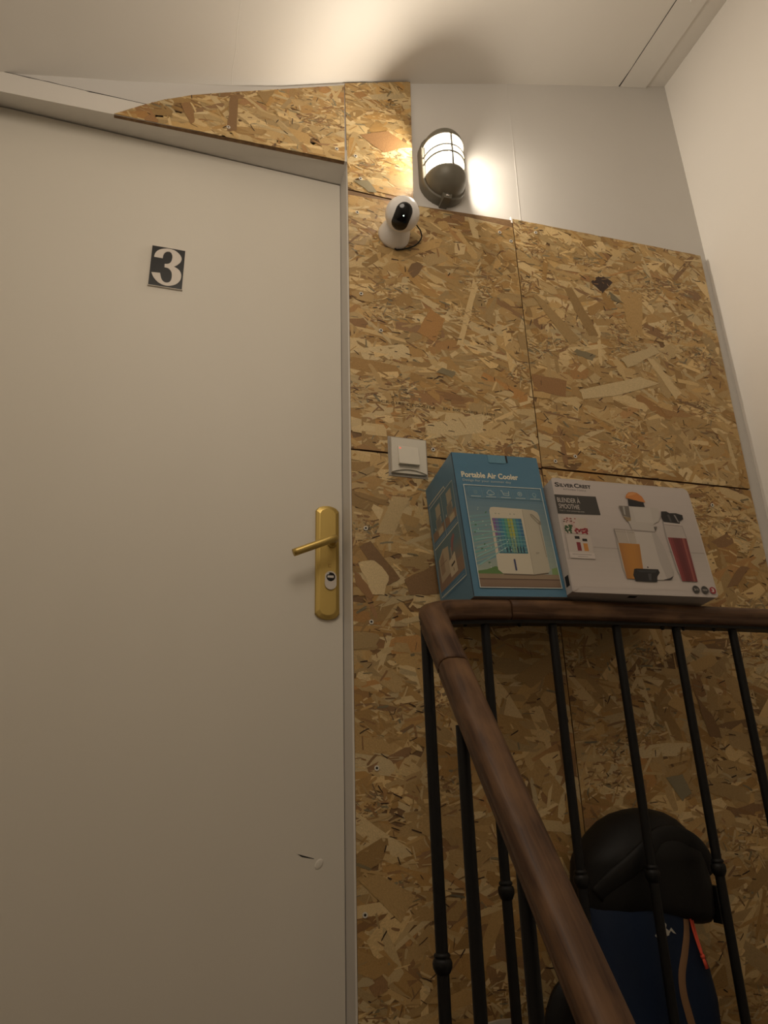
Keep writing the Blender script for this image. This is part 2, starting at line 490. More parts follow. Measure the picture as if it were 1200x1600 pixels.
def make_door():
    # head board over the door, its underside slightly twisted, and the right jamb
    bm = bmesh.new()
    xs = [-0.60, -0.541, -0.463, -0.40, -0.342, -0.319, -0.29, -0.245, -0.205, -0.169, 0.0, 0.404]
    jit = [0, 0.0, 0.0006, -0.0003, 0.0004, 0.0012, -0.0002, 0.0006, -0.0003, 0.0002, 0, 0]
    F = []
    for x, j in zip(xs, jit):
        t = (x + 0.60) / 1.004
        zf = 2.2705 + 0.027 * t; zb = 2.3165 - 0.025 * t; zt = 2.3436 + j * 0.3
        F.append([bm.verts.new((x, 0.0, zf)), bm.verts.new((x, 0.0, zt)), bm.verts.new((x, 0.13, zt)), bm.verts.new((x, 0.13, zb + 0.012)), bm.verts.new((x, 0.085, zb))])
    for a, b in zip(F, F[1:]):
        for i in range(5):
            k = (i + 1) % 5
            bm.faces.new((a[i], a[k], b[k], b[i]))
    bm.faces.new(F[0][::-1]); bm.faces.new(F[-1])
    tag(obj('trim_2', bm, M_trim), kind='structure')
    bm = bmesh.new()
    box(bm, 0.4045, 0.42, 0.0125, 0.13, 0.0, 2.31)
    box(bm, 0.4042, 0.4052, 0.0003, 0.0125, 0.0, 2.296)
    tag(obj('trim_3', bm, mat('jamb_gloss_white', (0.86, 0.83, 0.78), 0.35)), kind='structure')
    # leaf
    bm = bmesh.new()
    prism(bm, [(-0.60, 0.004), (0.4025, 0.004), (0.4025, 2.288), (-0.60, 2.3125)], 0.085, 0.125)
    bevel(bm, 0.0015, 1)
    d = tag(obj('door_1', bm, M_door), kind='structure')
    # scratch with a small dent next to it
    bm = bmesh.new()
    prism(bm, [(0.3012, 0.4255), (0.312, 0.4225), (0.336, 0.4155), (0.336, 0.4145), (0.310, 0.4195), (0.304, 0.4235)], 0.0845, 0.086)
    obj('scratch', bm, M_dark, d)
    bm = bmesh.new()
    bmesh.ops.create_uvsphere(bm, u_segments=16, v_segments=8, radius=1.0)
    for v in bm.verts:
        v.co = Vector((0.347 + v.co.x * 0.010, 0.0855 + v.co.y * 0.0022, 0.404 + v.co.z * 0.010 + v.co.x * 0.004))
    obj('dent', bm, M_door, d, True)
    # long brass plate: arched ends, chamfered sides
    x0, x1, z0, z1, ym = 0.3335, 0.3925, 0.926, 1.2165, 0.073
    def outline(ins):
        a0, a1 = x0 + ins, x1 - ins; zz0, zz1 = z0 + ins, z1 - ins; pts = []; n = 8; arch = 0.010
        for i in range(n + 1):
            t = i / n; x = a0 + (a1 - a0) * t
            pts.append((x, zz1 - arch * (2 * t - 1) ** 2 - (0.004 if i in (0, n) else 0)))
        for i in range(n + 1):
            t = 1 - i / n; x = a0 + (a1 - a0) * t
            pts.append((x, zz0 + arch * (2 * t - 1) ** 2 + (0.004 if i in (0, n) else 0)))
        return pts
    bm = bmesh.new(); rings = []
    for ins, y in ((0.0, 0.0852), (0.0, 0.079), (0.0015, 0.0768), (0.0085, 0.0735), (0.010, 0.0731)):
        rings.append([bm.verts.new((px, y, pz)) for px, pz in outline(ins)])
    for a, b in zip(rings, rings[1:]):
        for i in range(len(a)):
            k = (i + 1) % len(a); bm.faces.new((a[i], a[k], b[k], b[i]))
    bm.faces.new(rings[-1])
    pl = obj('handle_plate', bm, M_brass, d)
    tag(pl, 'brass security plate with lever handle and steel cylinder guard')
    # lever: round neck turning into a straight round grip that sinks to the left
    bm = bmesh.new()
    path = catmull([(0.3735, 0.074, 1.1165), (0.3735, 0.052, 1.1165), (0.3715, 0.036, 1.1155), (0.3640, 0.0268, 1.1115), (0.345, 0.0235, 1.102), (0.31, 0.0225, 1.0865), (0.2695, 0.0220, 1.0685)], 5)
    tube(bm, path, 0.0092, 14)
    bevel(bm, 0.0015, 2, 60)
    obj('lever', bm, M_brass, pl, True)
    bm = bmesh.new(); lathe(bm, [(0.0125, 0), (0.0125, 0.004), (0.010, 0.006)], (0.3735, 0.0735, 1.1165), (0, -1, 0), 20)
    obj('lever_collar', bm, M_brass, pl, 'auto')
    # cylinder guard (oval) and rotating key disc
    def oval(cx, cz, r, hh, n=10):
        return [(cx + r * math.cos(a), cz + (hh if a < PI else -hh) + r * math.sin(a)) for a in [i * PI / n for i in range(n + 1)] + [PI + i * PI / n for i in range(n + 1)]]
    bm = bmesh.new(); prism(bm, oval(0.3690, 1.0205, 0.0145, 0.0085), 0.0690, 0.0735); bevel(bm, 0.001, 2, 60)
    obj('cylinder_guard', bm, M_steel, pl, 'auto')
    bm = bmesh.new(); lathe(bm, [(0.0108, 0), (0.0108, 0.0014), (0.0095, 0.0020)], (0.3690, 0.0692, 1.0290), (0, -1, 0), 20)
    obj('lock_cylinder', bm, M_lens, pl, 'auto')
    bm = bmesh.new(); box(bm, 0.3605, 0.3760, 0.0664, 0.0676, 1.0260, 1.0315); bevel(bm, 0.0004, 1)
    obj('keyway', bm, M_steel, pl)
    bm = bmesh.new()
    for a, b, c, e in ((0.364, 0.3655, 1.054, 1.062), (0.364, 0.3705, 1.0608, 1.062), (0.364, 0.3705, 1.054, 1.0552)):
        box(bm, a, b, 0.0726, 0.0735, c, e)
    obj('engraved_mark', bm, mat('worn_brass', (0.34, 0.21, 0.05), 0.5, 0.6), pl)


make_door()

# ------------------------------------------------------------------ boards on the back wall (panel > strands, screws)
PAL = {'pale': (0.66, 0.485, 0.240), 'tan': (0.505, 0.335, 0.138), 'honey': (0.425, 0.255, 0.088), 'orange': (0.45, 0.245, 0.085), 'red': (0.335, 0.185, 0.078),
       'brown': (0.285, 0.160, 0.066), 'grey': (0.25, 0.205, 0.115), 'dark': (0.050, 0.026, 0.016)}
WEI = [('pale', 30), ('tan', 38), ('honey', 22), ('orange', 4), ('red', 3), ('brown', 2)]
NAMES = [n for n, k in WEI for _ in range(k)]


def clip(poly, panel):
    n = len(panel)
    for i in range(n):
        ax, ay = panel[i]; bx, by = panel[(i + 1) % n]
        ex, ey = bx - ax, by - ay; out = []
        for j in range(len(poly)):
            p, q = poly[j], poly[(j + 1) % len(poly)]
            dp = ex * (p[1] - ay) - ey * (p[0] - ax); dq = ex * (q[1] - ay) - ey * (q[0] - ax)
            if dp >= 0: out.append(p)
            if (dp >= 0) != (dq >= 0):
                t = dp / (dp - dq); out.append((p[0] + (q[0] - p[0]) * t, p[1] + (q[1] - p[1]) * t))
        poly = out
        if len(poly) < 3: return None
    return poly


def strands(panel, parent, density, flakes, rng):
    xs = [p[0] for p in panel]; zs = [p[1] for p in panel]
    X0, X1, Z0, Z1 = min(xs), max(xs), min(zs), max(zs)
    V = []; Fc = []; UV = []; CC = []
    def add(pts, cx, cz, a, depth, ta, tb, col, seed):
        pts = clip(pts, panel)
        if not pts: return
        ca, sa = math.cos(a), math.sin(a); b = len(V)
        for x, z in pts:
            dx, dz = x - cx, z - cz; u = dx * ca + dz * sa; v = -dx * sa + dz * ca
            V.append((x, -max(0.0002, depth + ta * u + tb * v), z)); UV.append((u + seed, v + seed * 0.37)); CC.append(col)
        Fc.append(list(range(b, b + len(pts))))
    def colour(nm):
        c = PAL[nm]; k = rng.uniform(0.78, 1.16); h = rng.uniform(-0.05, 0.05)
        return (c[0] * k * (1 + h), c[1] * k, c[2] * k * (1 - 2 * h), 1.0)
    area = (X1 - X0) * (Z1 - Z0)
    clusters = [(rng.uniform(X0, X1), rng.uniform(Z0, Z1)) for _ in range(int(area * 26) + 2)]
    n_big = int(area * density)
    todo = []
    for k in range(n_big):
        t = k / n_big
        L = rng.uniform(0.06, 0.19); W_ = rng.uniform(0.012, 0.046) if rng.random() < 0.55 else rng.uniform(0.005, 0.016)
        todo.append((rng.uniform(X0 - 0.03, X1 + 0.03), rng.uniform(Z0 - 0.03, Z1 + 0.03), L, W_, 0.0004 + 0.0013 * t, rng.choice(NAMES)))
    for k in range(int(n_big * 2.1)):
        if rng.random() < 0.72:
            cx, cz = rng.choice(clusters); cx += rng.gauss(0, 0.028); cz += rng.gauss(0, 0.018)
        else:
            cx, cz = rng.uniform(X0, X1), rng.uniform(Z0, Z1)
        nm = rng.choice(['pale', 'pale', 'pale', 'tan', 'tan', 'honey', 'honey', 'brown', 'red', 'grey'])
        todo.append((cx, cz, rng.uniform(0.008, 0.038), rng.uniform(0.0014, 0.0062), rng.uniform(0.0012, 0.0021), nm))
    for k in range(int(area * 430)):       # dark gaps and splinters
        todo.append((rng.uniform(X0, X1), rng.uniform(Z0, Z1), rng.uniform(0.006, 0.026), rng.uniform(0.0010, 0.0030), 0.0021, rng.choice(['dark', 'dark', 'brown'])))
    for cx, cz, L, W_, dep, nm in todo:
        r = rng.random()
        a = rng.gauss(0, 0.42) if r < 0.62 else rng.uniform(-PI / 2, PI / 2)
        ca, sa = math.cos(a), math.sin(a); h = W_ / 2
        sk = rng.uniform(-0.5, 0.5) * W_; tap = rng.uniform(0.7, 1.0); bow = rng.gauss(0, 0.018) * L
        loc = [(-L / 2 + rng.uniform(0, 0.12) * L, -h * tap), (0, -h + bow), (L / 2 - rng.uniform(0, 0.14) * L, -h), (L / 2 + sk * 0.3, -h * rng.uniform(-0.2, 0.5)),
               (L / 2 - rng.uniform(0, 0.05) * L, h * rng.uniform(0.2, 0.9)), (L / 2 - rng.uniform(0.02, 0.16) * L, h), (0, h + bow), (-L / 2 + rng.uniform(0, 0.16) * L, h * tap),
               (-L / 2 - sk * 0.3, h * rng.uniform(-0.3, 0.5))]
        pts = [(cx + u * ca - v * sa, cz + u * sa + v * ca) for u, v in loc]
        add(pts, cx, cz, a, dep, rng.uniform(-0.006, 0.006), rng.uniform(-0.02, 0.02), colour(nm), rng.uniform(0, 60))
    for fi, (nm, q) in enumerate(flakes):
        if not any(X0 <= x <= X1 and Z0 <= z <= Z1 for x, z in q): continue
        cx = sum(p[0] for p in q) / len(q); cz = sum(p[1] for p in q) / len(q)
        e = max(((q[i], q[(i + 1) % len(q)]) for i in range(len(q))), key=lambda s: math.hypot(s[0][0] - s[1][0], s[0][1] - s[1][1]))
        a = math.atan2(e[1][1] - e[0][1], e[1][0] - e[0][0]); fine = []
        for i in range(len(q)):
            p, s = q[i], q[(i + 1) % len(q)]
            for t in (0.0, 0.25, 0.5, 0.75):
                fine.append((p[0] + (s[0] - p[0]) * t + rng.gauss(0, 0.0012), p[1] + (s[1] - p[1]) * t + rng.gauss(0, 0.0012)))
        area2 = sum(fine[i][0] * fine[(i + 1) % len(fine)][1] - fine[(i + 1) % len(fine)][0] * fine[i][1] for i in range(len(fine)))
        if area2 < 0: fine = fine[::-1]
        add(fine, cx, cz, a, 0.0019 + 0.00003 * fi, 0, 0, colour(nm), rng.uniform(0, 60))
    me = D.meshes.new('strands'); me.from_pydata(V, [], Fc); me.update()
    uv = me.uv_layers.new(name='UVMap'); ca_ = me.color_attributes.new('Col', 'FLOAT_COLOR', 'CORNER')
    lv = [0] * len(me.loops); me.loops.foreach_get('vertex_index', lv)
    ub = []; cb = []
    for i in lv:
        ub += UV[i]; cb += CC[i]
    uv.data.foreach_set('uv', ub); ca_.data.foreach_set('color', cb)
    me.materials.append(M_strand)
    return tag(link('strands', me, parent), kind='stuff')


FLAKES = [
('dark', [(1.192, 2.023), (1.235, 2.057), (1.276, 2.038), (1.23, 1.984)]), ('grey', [(1.104, 1.758), (1.167, 1.744), (1.153, 1.721), (1.086, 1.737)]),
('pale', [(0.607, 1.439), (0.773, 1.49), (0.774, 1.435), (0.612, 1.394)]), ('pale', [(0.787, 1.95), (0.797, 1.917), (0.732, 1.705), (0.715, 1.702)]),
('orange', [(0.616, 1.759), (0.642, 1.814), (0.685, 1.783), (0.651, 1.702), (0.599, 1.724)]), ('red', [(0.942, 1.644), (1.055, 1.64), (1.045, 1.583), (0.943, 1.59)]),
('tan', [(1.292, 2.019), (1.381, 2.007), (1.351, 1.847), (1.308, 1.839)]), ('honey', [(1.09, 1.977), (1.12, 1.983), (1.19, 1.818), (1.156, 1.812)]),
('pale', [(1.352, 1.765), (1.375, 1.764), (1.458, 1.655), (1.429, 1.629)]), ('pale', [(0.51, 1.226), (0.555, 1.225), (0.51, 1.124), (0.466, 1.124)]),
('brown', [(0.422, 1.086), (0.45, 1.104), (0.522, 1.012), (0.49, 0.995)]), ('red', [(0.409, 1.029), (0.458, 0.978), (0.449, 0.954), (0.413, 0.991)]),
('pale', [(0.42, 1.046), (0.46, 1.056), (0.494, 1.019), (0.481, 0.971), (0.453, 0.97)]), ('brown', [(0.533, 1.013), (0.628, 1.059), (0.626, 0.981), (0.545, 0.974)]),
('tan', [(0.409, 0.379), (0.451, 0.388), (0.531, 0.343), (0.495, 0.299)]), ('brown', [(1.304, 0.751), (1.356, 0.68), (1.362, 0.641), (1.325, 0.649)]),
('red', [(1.475, 1.041), (1.535, 1.106), (1.567, 1.102), (1.509, 1.049)]), ('grey', [(0.665, 1.621), (0.706, 1.613), (0.692, 1.594), (0.646, 1.604)]),
('red', [(0.445, 2.416), (0.535, 2.462), (0.607, 2.417), (0.521, 2.365)]), ('grey', [(0.424, 2.227), (0.468, 2.242), (0.497, 2.2), (0.467, 2.197)]),
('brown', [(0.053, 2.452), (0.076, 2.454), (0.078, 2.32), (0.051, 2.312)]), ('brown', [(-0.08, 2.374), (-0.058, 2.389), (-0.038, 2.321), (-0.049, 2.302)]),
('honey', [(0.127, 2.49), (0.183, 2.517), (0.156, 2.447)]), ('tan', [(0.974, 1.93), (1.016, 1.914), (1.12, 1.795), (1.083, 1.765)]),
('pale', [(1.258, 1.749), (1.385, 1.817), (1.404, 1.792), (1.275, 1.718)]), ('grey', [(1.253, 1.998), (1.259, 1.963), (1.305, 1.959)]),
('brown', [(0.892, 0.631), (0.935, 0.62), (0.935, 0.56), (0.902, 0.575)]), ('grey', [(1.177, 0.555), (1.224, 0.561), (1.242, 0.517), (1.212, 0.504)]),
('tan', [(0.793, 0.784), (0.903, 0.847), (0.93, 0.825), (0.841, 0.762)]), ('pale', [(1.094, 1.613), (1.315, 1.69), (1.381, 1.678), (1.211, 1.609), (1.1, 1.582)])]
SCREWS = [(0.439, 1.134), (0.448, 0.906), (0.432, 2.108), (0.439, 1.822), (0.493, 1.711), (0.625, 1.366), (0.960, 1.305), (1.048, 1.394), (0.983, 1.372), (0.054, 2.325), (0.372, 2.337),
          (0.43, 2.325), (0.889, 2.145), (0.422, 0.316), (0.444, 2.24), (0.453, 0.59), (0.713, 0.633), (1.483, 1.287), (1.017, 2.175), (0.925, 2.119)]
PANELS = [  # counter-clockwise seen from the room (x to the right, z up)
    [(-0.250, 2.2805), (0.3965, 2.2965), (0.3975, 2.6140), (0.202, 2.530), (0.053, 2.466), (-0.053, 2.418), (-0.129, 2.374), (-0.172, 2.343)],
    [(0.4058, 2.1915), (0.6085, 2.1885), (0.6210, 2.7085), (0.3995, 2.6230)],
    [(0.4058, 1.3450), (0.9376, 1.3475), (0.9376, 2.2070), (0.608, 2.1835), (0.4058, 2.1875)],
    [(0.9405, 1.3515), (1.6370, 1.3540), (1.6570, 2.2290), (0.9405, 2.2120)],
    [(0.4058, 0.0), (0.9378, 0.0), (0.9378, 1.3425), (0.4058, 1.3400)],
    [(0.9405, 0.0), (1.6280, 0.0), (1.6365, 1.3490), (0.9405, 1.3455)],
]


def make_panels():
    scr = None
    for k, pg in enumerate(PANELS):
        rng = random.Random(40 + k)
        bm = bmesh.new(); prism(bm, pg, 0.0, 0.0118)
        p = obj('panel', bm, M_osb, wall_back)
        strands(pg, p, 2500 if k < 4 else 1900, FLAKES, rng)
        for (x, z) in SCREWS:
            if clip([(x - .004, z - .004), (x + .004, z - .004), (x + .004, z + .004), (x - .004, z + .004)], pg):
                if scr is None:
                    bm = bmesh.new()
                    lathe(bm, [(0.0056, 0.0), (0.0056, 0.0036), (0.0027, 0.0036), (0.0022, 0.0022)], (0, 0, 0), (0, -1, 0), 10)
                    for f in bm.faces:
                        if f.calc_center_median().xz.length < 0.00262 and f.calc_center_median().y < -0.001: f.material_index = 1
                    so = obj('screw', bm, [M_screw, M_dark], p); scr = so.data
                else:
                    so = link('screw', scr, p)
                so.location = (x, 0, z)
        if k == 2:
            pr = Print(lambda u, v, h: (u, -0.0026, v))
            col = (0.07, 0.045, 0.022)
            pr.text('CE-0380-CPD-0163', 0.487, 1.4875, 0.0105, col, width=0.150)
            pr.text('EN 300  OSB/3  12MM', 0.662, 1.4890, 0.0105, col, width=0.150)
            pr.build('stamped_lettering', p)
    # splinters of board and a caulk sliver at the top of the joint
    bm = bmesh.new(); prism(bm, [(0.9345, 2.196), (0.9395, 2.196), (0.9405, 2.219), (0.9355, 2.221)], -0.001, 0.006)
    obj('caulk_sliver', bm, M_trim, wall_back)


make_panels()


# ================================================================== THINGS ON THE WALL AND DOOR
def number_plate():
    x0, x1, z0, z1 = -0.121, -0.0325, 1.8015, 1.9325
    t = tag(empty('number_plate', ((x0 + x1) / 2, 0.085, z0)), 'square black door number plate with a large white 3', 'door number')
    ox, oy, oz = t.location
    bm = bmesh.new(); box(bm, x0 - ox, x1 - ox, -0.005, 0.0, 0, z1 - z0); bevel(bm, 0.0006, 1)
    obj('backing', bm, mat('white_plate_edge', (0.62, 0.57, 0.50), 0.35), t)
    three = [(0.083, 0.706), (0.085, 0.742), (0.095, 0.786), (0.131, 0.849), (0.175, 0.890), (0.224, 0.919), (0.290, 0.946), (0.357, 0.963), (0.43, 0.976), (0.506, 0.982), (0.585, 0.981), (0.658, 0.971), (0.735, 0.945), (0.804, 0.907), (0.86, 0.866), (0.895, 0.824), (0.912, 0.79), (0.914, 0.755), (0.905, 0.715), (0.888, 0.68), (0.855, 0.642), (0.806, 0.601), (0.76, 0.567), (0.706, 0.539),
             (0.775, 0.519), (0.829, 0.495), (0.877, 0.466), (0.91, 0.432), (0.936, 0.392), (0.948, 0.351), (0.951, 0.307), (0.946, 0.263), (0.927, 0.214), (0.896, 0.169), (0.848, 0.12), (0.79, 0.083), (0.72, 0.053), (0.644, 0.033), (0.57, 0.023), (0.496, 0.022), (0.42, 0.032), (0.344, 0.052), (0.274, 0.081), (0.214, 0.118), (0.162, 0.157), (0.12, 0.2), (0.082, 0.252), (0.053, 0.307), (0.313, 0.32),
             (0.324, 0.28), (0.338, 0.245), (0.354, 0.203), (0.378, 0.165), (0.404, 0.136), (0.437, 0.116), (0.473, 0.103), (0.513, 0.099), (0.558, 0.105), (0.599, 0.119), (0.631, 0.142), (0.651, 0.174), (0.664, 0.215), (0.668, 0.263), (0.667, 0.307), (0.660, 0.349), (0.646, 0.386), (0.621, 0.419), (0.585, 0.449), (0.541, 0.471), (0.485, 0.481), (0.422, 0.484), (0.419, 0.571), (0.470, 0.576), (0.518, 0.587), (0.559, 0.605), (0.589, 0.631), (0.608, 0.664), (0.620, 0.701), (0.627, 0.74), (0.630, 0.78), (0.623, 0.818), (0.606, 0.852), (0.576, 0.886), (0.538, 0.906), (0.495, 0.904), (0.451, 0.896), (0.411, 0.876), (0.38, 0.847), (0.361, 0.814), (0.349, 0.777), (0.344, 0.706)]
    bm = bmesh.new()
    i = 0.0016
    v = box(bm, x0 + i - ox, x1 - i - ox, -0.0056, -0.0048, i, z1 - z0 - i)
    obj('black_face', bm, mat('black_enamel', (0.008, 0.009, 0.010), 0.3), t)
    bm = bmesh.new(); W_, H_ = x1 - x0, z1 - z0
    pts = [(x0 - ox + 0.02 * W_ + u * W_ * 0.96, 0.015 * H_ + v_ * H_ * 0.97) for u, v_ in three]
    fr = [bm.verts.new((a, -0.0064, b)) for a, b in pts]; bk = [bm.verts.new((a, -0.0050, b)) for a, b in pts]
    for tri in tessellate_polygon([[Vector((a, b, 0)) for a, b in pts]]):
        bm.faces.new([fr[i] for i in tri])
    for i in range(len(fr)):
        k = (i + 1) % len(fr); bm.faces.new((fr[i], fr[k], bk[k], bk[i]))
    obj('numeral', bm, mat('number_white', (0.66, 0.60, 0.53), 0.35), t)


number_plate()


def light_switch():
    t = tag(empty('light_switch', (0.5545, -0.0015, 1.335)), 'square cream light switch set into the boarding beside the door', 'switch')
    # recess lip
    bm = bmesh.new()
    hw, hz = 0.0525, 0.0555
    def ring(a, b, y, k=0.0): return [bm.verts.new(p) for p in ((-a, y, -b), (a, y, -b - k), (a, y, b), (-a, y, b))]
    R = [ring(hw, hz, 0.0014), ring(hw, hz, -0.0012), ring(hw - 0.002, hz - 0.002, -0.0016)]
    for a, b in zip(R, R[1:]):
        for i in range(4): bm.faces.new((a[i], a[(i + 1) % 4], b[(i + 1) % 4], b[i]))
    bm.faces.new(R[-1])
    obj('surround', bm, mat('grey_surround', (0.33, 0.30, 0.255), 0.5), t)
    bm = bmesh.new(); n = 10
    # plate whose lower edge is scooped in an arc
    a, b = 0.0465, 0.0480
    up = [(-a, b), (a, b)]
    arc = [(a - 2 * a * i / n, -b + 0.010 * (1 - (2 * i / n - 1) ** 2)) for i in range(n + 1)]
    prism(bm, up[::-1] + [], -0.0, -0.001) if False else None
    prism(bm, [(-a, b)] + [(a, b)][0:0] + [(-a, -b)] + [(a, -b)] + [(a, b)], -0.0075, -0.0014)
    obj('frame', bm, M_switch, t)
    bm = bmesh.new(); prism(bm, [(-a, b), (a, b)] + arc, -0.0115, -0.0072); bevel(bm, 0.0012, 2, 40)
    obj('cover_plate', bm, M_switch, t, 'auto')
    # rocker, tilted so that its lower edge stands out
    bm = bmesh.new()
    v = box(bm, -0.0300, 0.0240, -0.0170, -0.0110, -0.0275, 0.0245)
    for q in v:
        if q.co.y < -0.015 and q.co.z < 0: q.co.y -= 0.0050
        if q.co.y < -0.015 and q.co.z > 0: q.co.y += 0.0035
    bevel(bm, 0.001, 2)
    rk = obj('rocker', bm, M_switch, t)
    bm = bmesh.new(); lathe(bm, [(0.0028, 0), (0.0028, 0.001)], (-0.0245, -0.0139, 0.0180), (0, -1, 0.15), 10)
    obj('indicator_light', bm, M_redled, rk)


light_switch()


def wall_lamp():
    cx, cz = 0.708, 2.343
    t = tag(empty('wall_lamp', (cx, 0.012, cz)), 'lit oval bulkhead lamp in a grey metal cage on the white wall', 'lamp')
    n = 14
    def stad(hw, hz):          # stadium outline, centred
        r = hw; s = hz - hw; pts = []
        for i in range(n + 1):
            a = i * PI / n; pts.append((r * math.cos(a), s + r * math.sin(a)))
        for i in range(n + 1):
            a = PI + i * PI / n; pts.append((r * math.cos(a), -s + r * math.sin(a)))
        return pts
    bm = bmesh.new(); R = []
    for hw, hz, y in ((0.0725, 0.131, -0.0005), (0.0725, 0.131, -0.024), (0.070, 0.1285, -0.030), (0.064, 0.1225, -0.033)):
        R.append([bm.verts.new((px, y, pz)) for px, pz in stad(hw, hz)])
    for a, b in zip(R, R[1:]):
        for i in range(len(a)): bm.faces.new((a[i], a[(i + 1) % len(a)], b[(i + 1) % len(a)], b[i]))
    bm.faces.new(R[-1]).material_index = 1; bm.faces.new(R[0][::-1])
    obj('base', bm, [M_lampmetal, M_lampin], t, 'auto')
    # screw lugs at the foot and the top
    for s in (-1, 1):
        bm = bmesh.new()
        pts = [(-0.017, 0), (0.017, 0), (0.012, 0.026), (-0.012, 0.026)]
        prism(bm, [(x, s * (0.112 + z)) for x, z in (pts if s > 0 else pts[::-1])], -0.046, -0.001); bevel(bm, 0.003, 2, 40)
        lug = obj('lug', bm, M_lampmetal, t, 'auto')
        bm = bmesh.new(); lathe(bm, [(0.0058, 0), (0.0058, 0.002), (0.003, 0.0035)], (0, -0.046, s * 0.127), (0, -1, 0), 12)
        obj('screw', bm, M_steel, lug, True)
    # dome surface: half elliptical cylinder with quarter-ellipsoid ends
    HX, HY, S, RZ = 0.0625, 0.072, 0.060, 0.060
    def surf(a, z, k=1.0):     # a: 0..pi across, z height
        if abs(z) <= S: q = 1.0
        else: q = math.sqrt(max(0.0, 1 - ((abs(z) - S) / RZ) ** 2))
        return (HX * k * math.cos(a) * (0.25 + 0.75 * q if q < 1 else 1) if False else HX * k * math.cos(a) * q, -0.030 - HY * k * math.sin(a) * q, z)
    na = 24
    def patch(zs, k, close=True):
        bm = bmesh.new(); rows = [[bm.verts.new(surf(PI * i / na, z, k)) for i in range(na + 1)] for z in zs]
        for a, b in zip(rows, rows[1:]):
            for i in range(na):
                bm.faces.new((a[i], a[i + 1], b[i + 1], b[i]))
        bmesh.ops.remove_doubles(bm, verts=bm.verts, dist=1e-5)
        return bm
    cap = [S + RZ * math.sin(i / 10 * PI / 2) for i in range(11)]
    bm = patch([S - 0.0] + cap[1:], 1.0); r = bmesh.ops.solidify(bm, geom=bm.faces[:], thickness=0.003)
    obj('hood', bm, M_lampmetal, t, True)
    bm = patch([-z for z in cap[::-1]], 1.0); bmesh.ops.solidify(bm, geom=bm.faces[:], thickness=0.003)
    hd = obj('hood', bm, M_lampmetal, t, True)
    bm = bmesh.new()       # raised seam down the middle of the lower hood
    pts = [Vector(surf(PI / 2, -z, 1.004)) for z in cap]
    tube(bm, pts, 0.0016, 6); obj('seam', bm, M_lampmetal, hd, True)
    # cage bars
    for z in (-0.010, 0.016):
        bm = bmesh.new(); tube(bm, [Vector(surf(PI * i / 20, z, 1.02)) for i in range(21)], 0.0029, 8); obj('cage_bar', bm, M_lampmetal, t, True)
    bm = bmesh.new(); tube(bm, [Vector((0.0, -0.030 - HY * 1.02, -S + 2 * S * i / 4)) for i in range(5)], 0.0029, 8); obj('cage_bar', bm, M_lampmetal, t, True)
    # glass and bulb
    gz = [-S - 0.045 + (2 * S + 0.09) * i / 16 for i in range(17)]
    bm = patch(gz, 0.95); obj('glass', bm, M_globe, t, True)
    l = D.lights.new('bulb', 'POINT'); l.energy = LAMP_POWER; l.color = LAMP_COLOR; l.shadow_soft_size = 0.038
    lo = D.objects.new('bulb_light', l); COL.objects.link(lo); lo.parent = t; lo.location = (0, -0.062, 0.004)


wall_lamp()


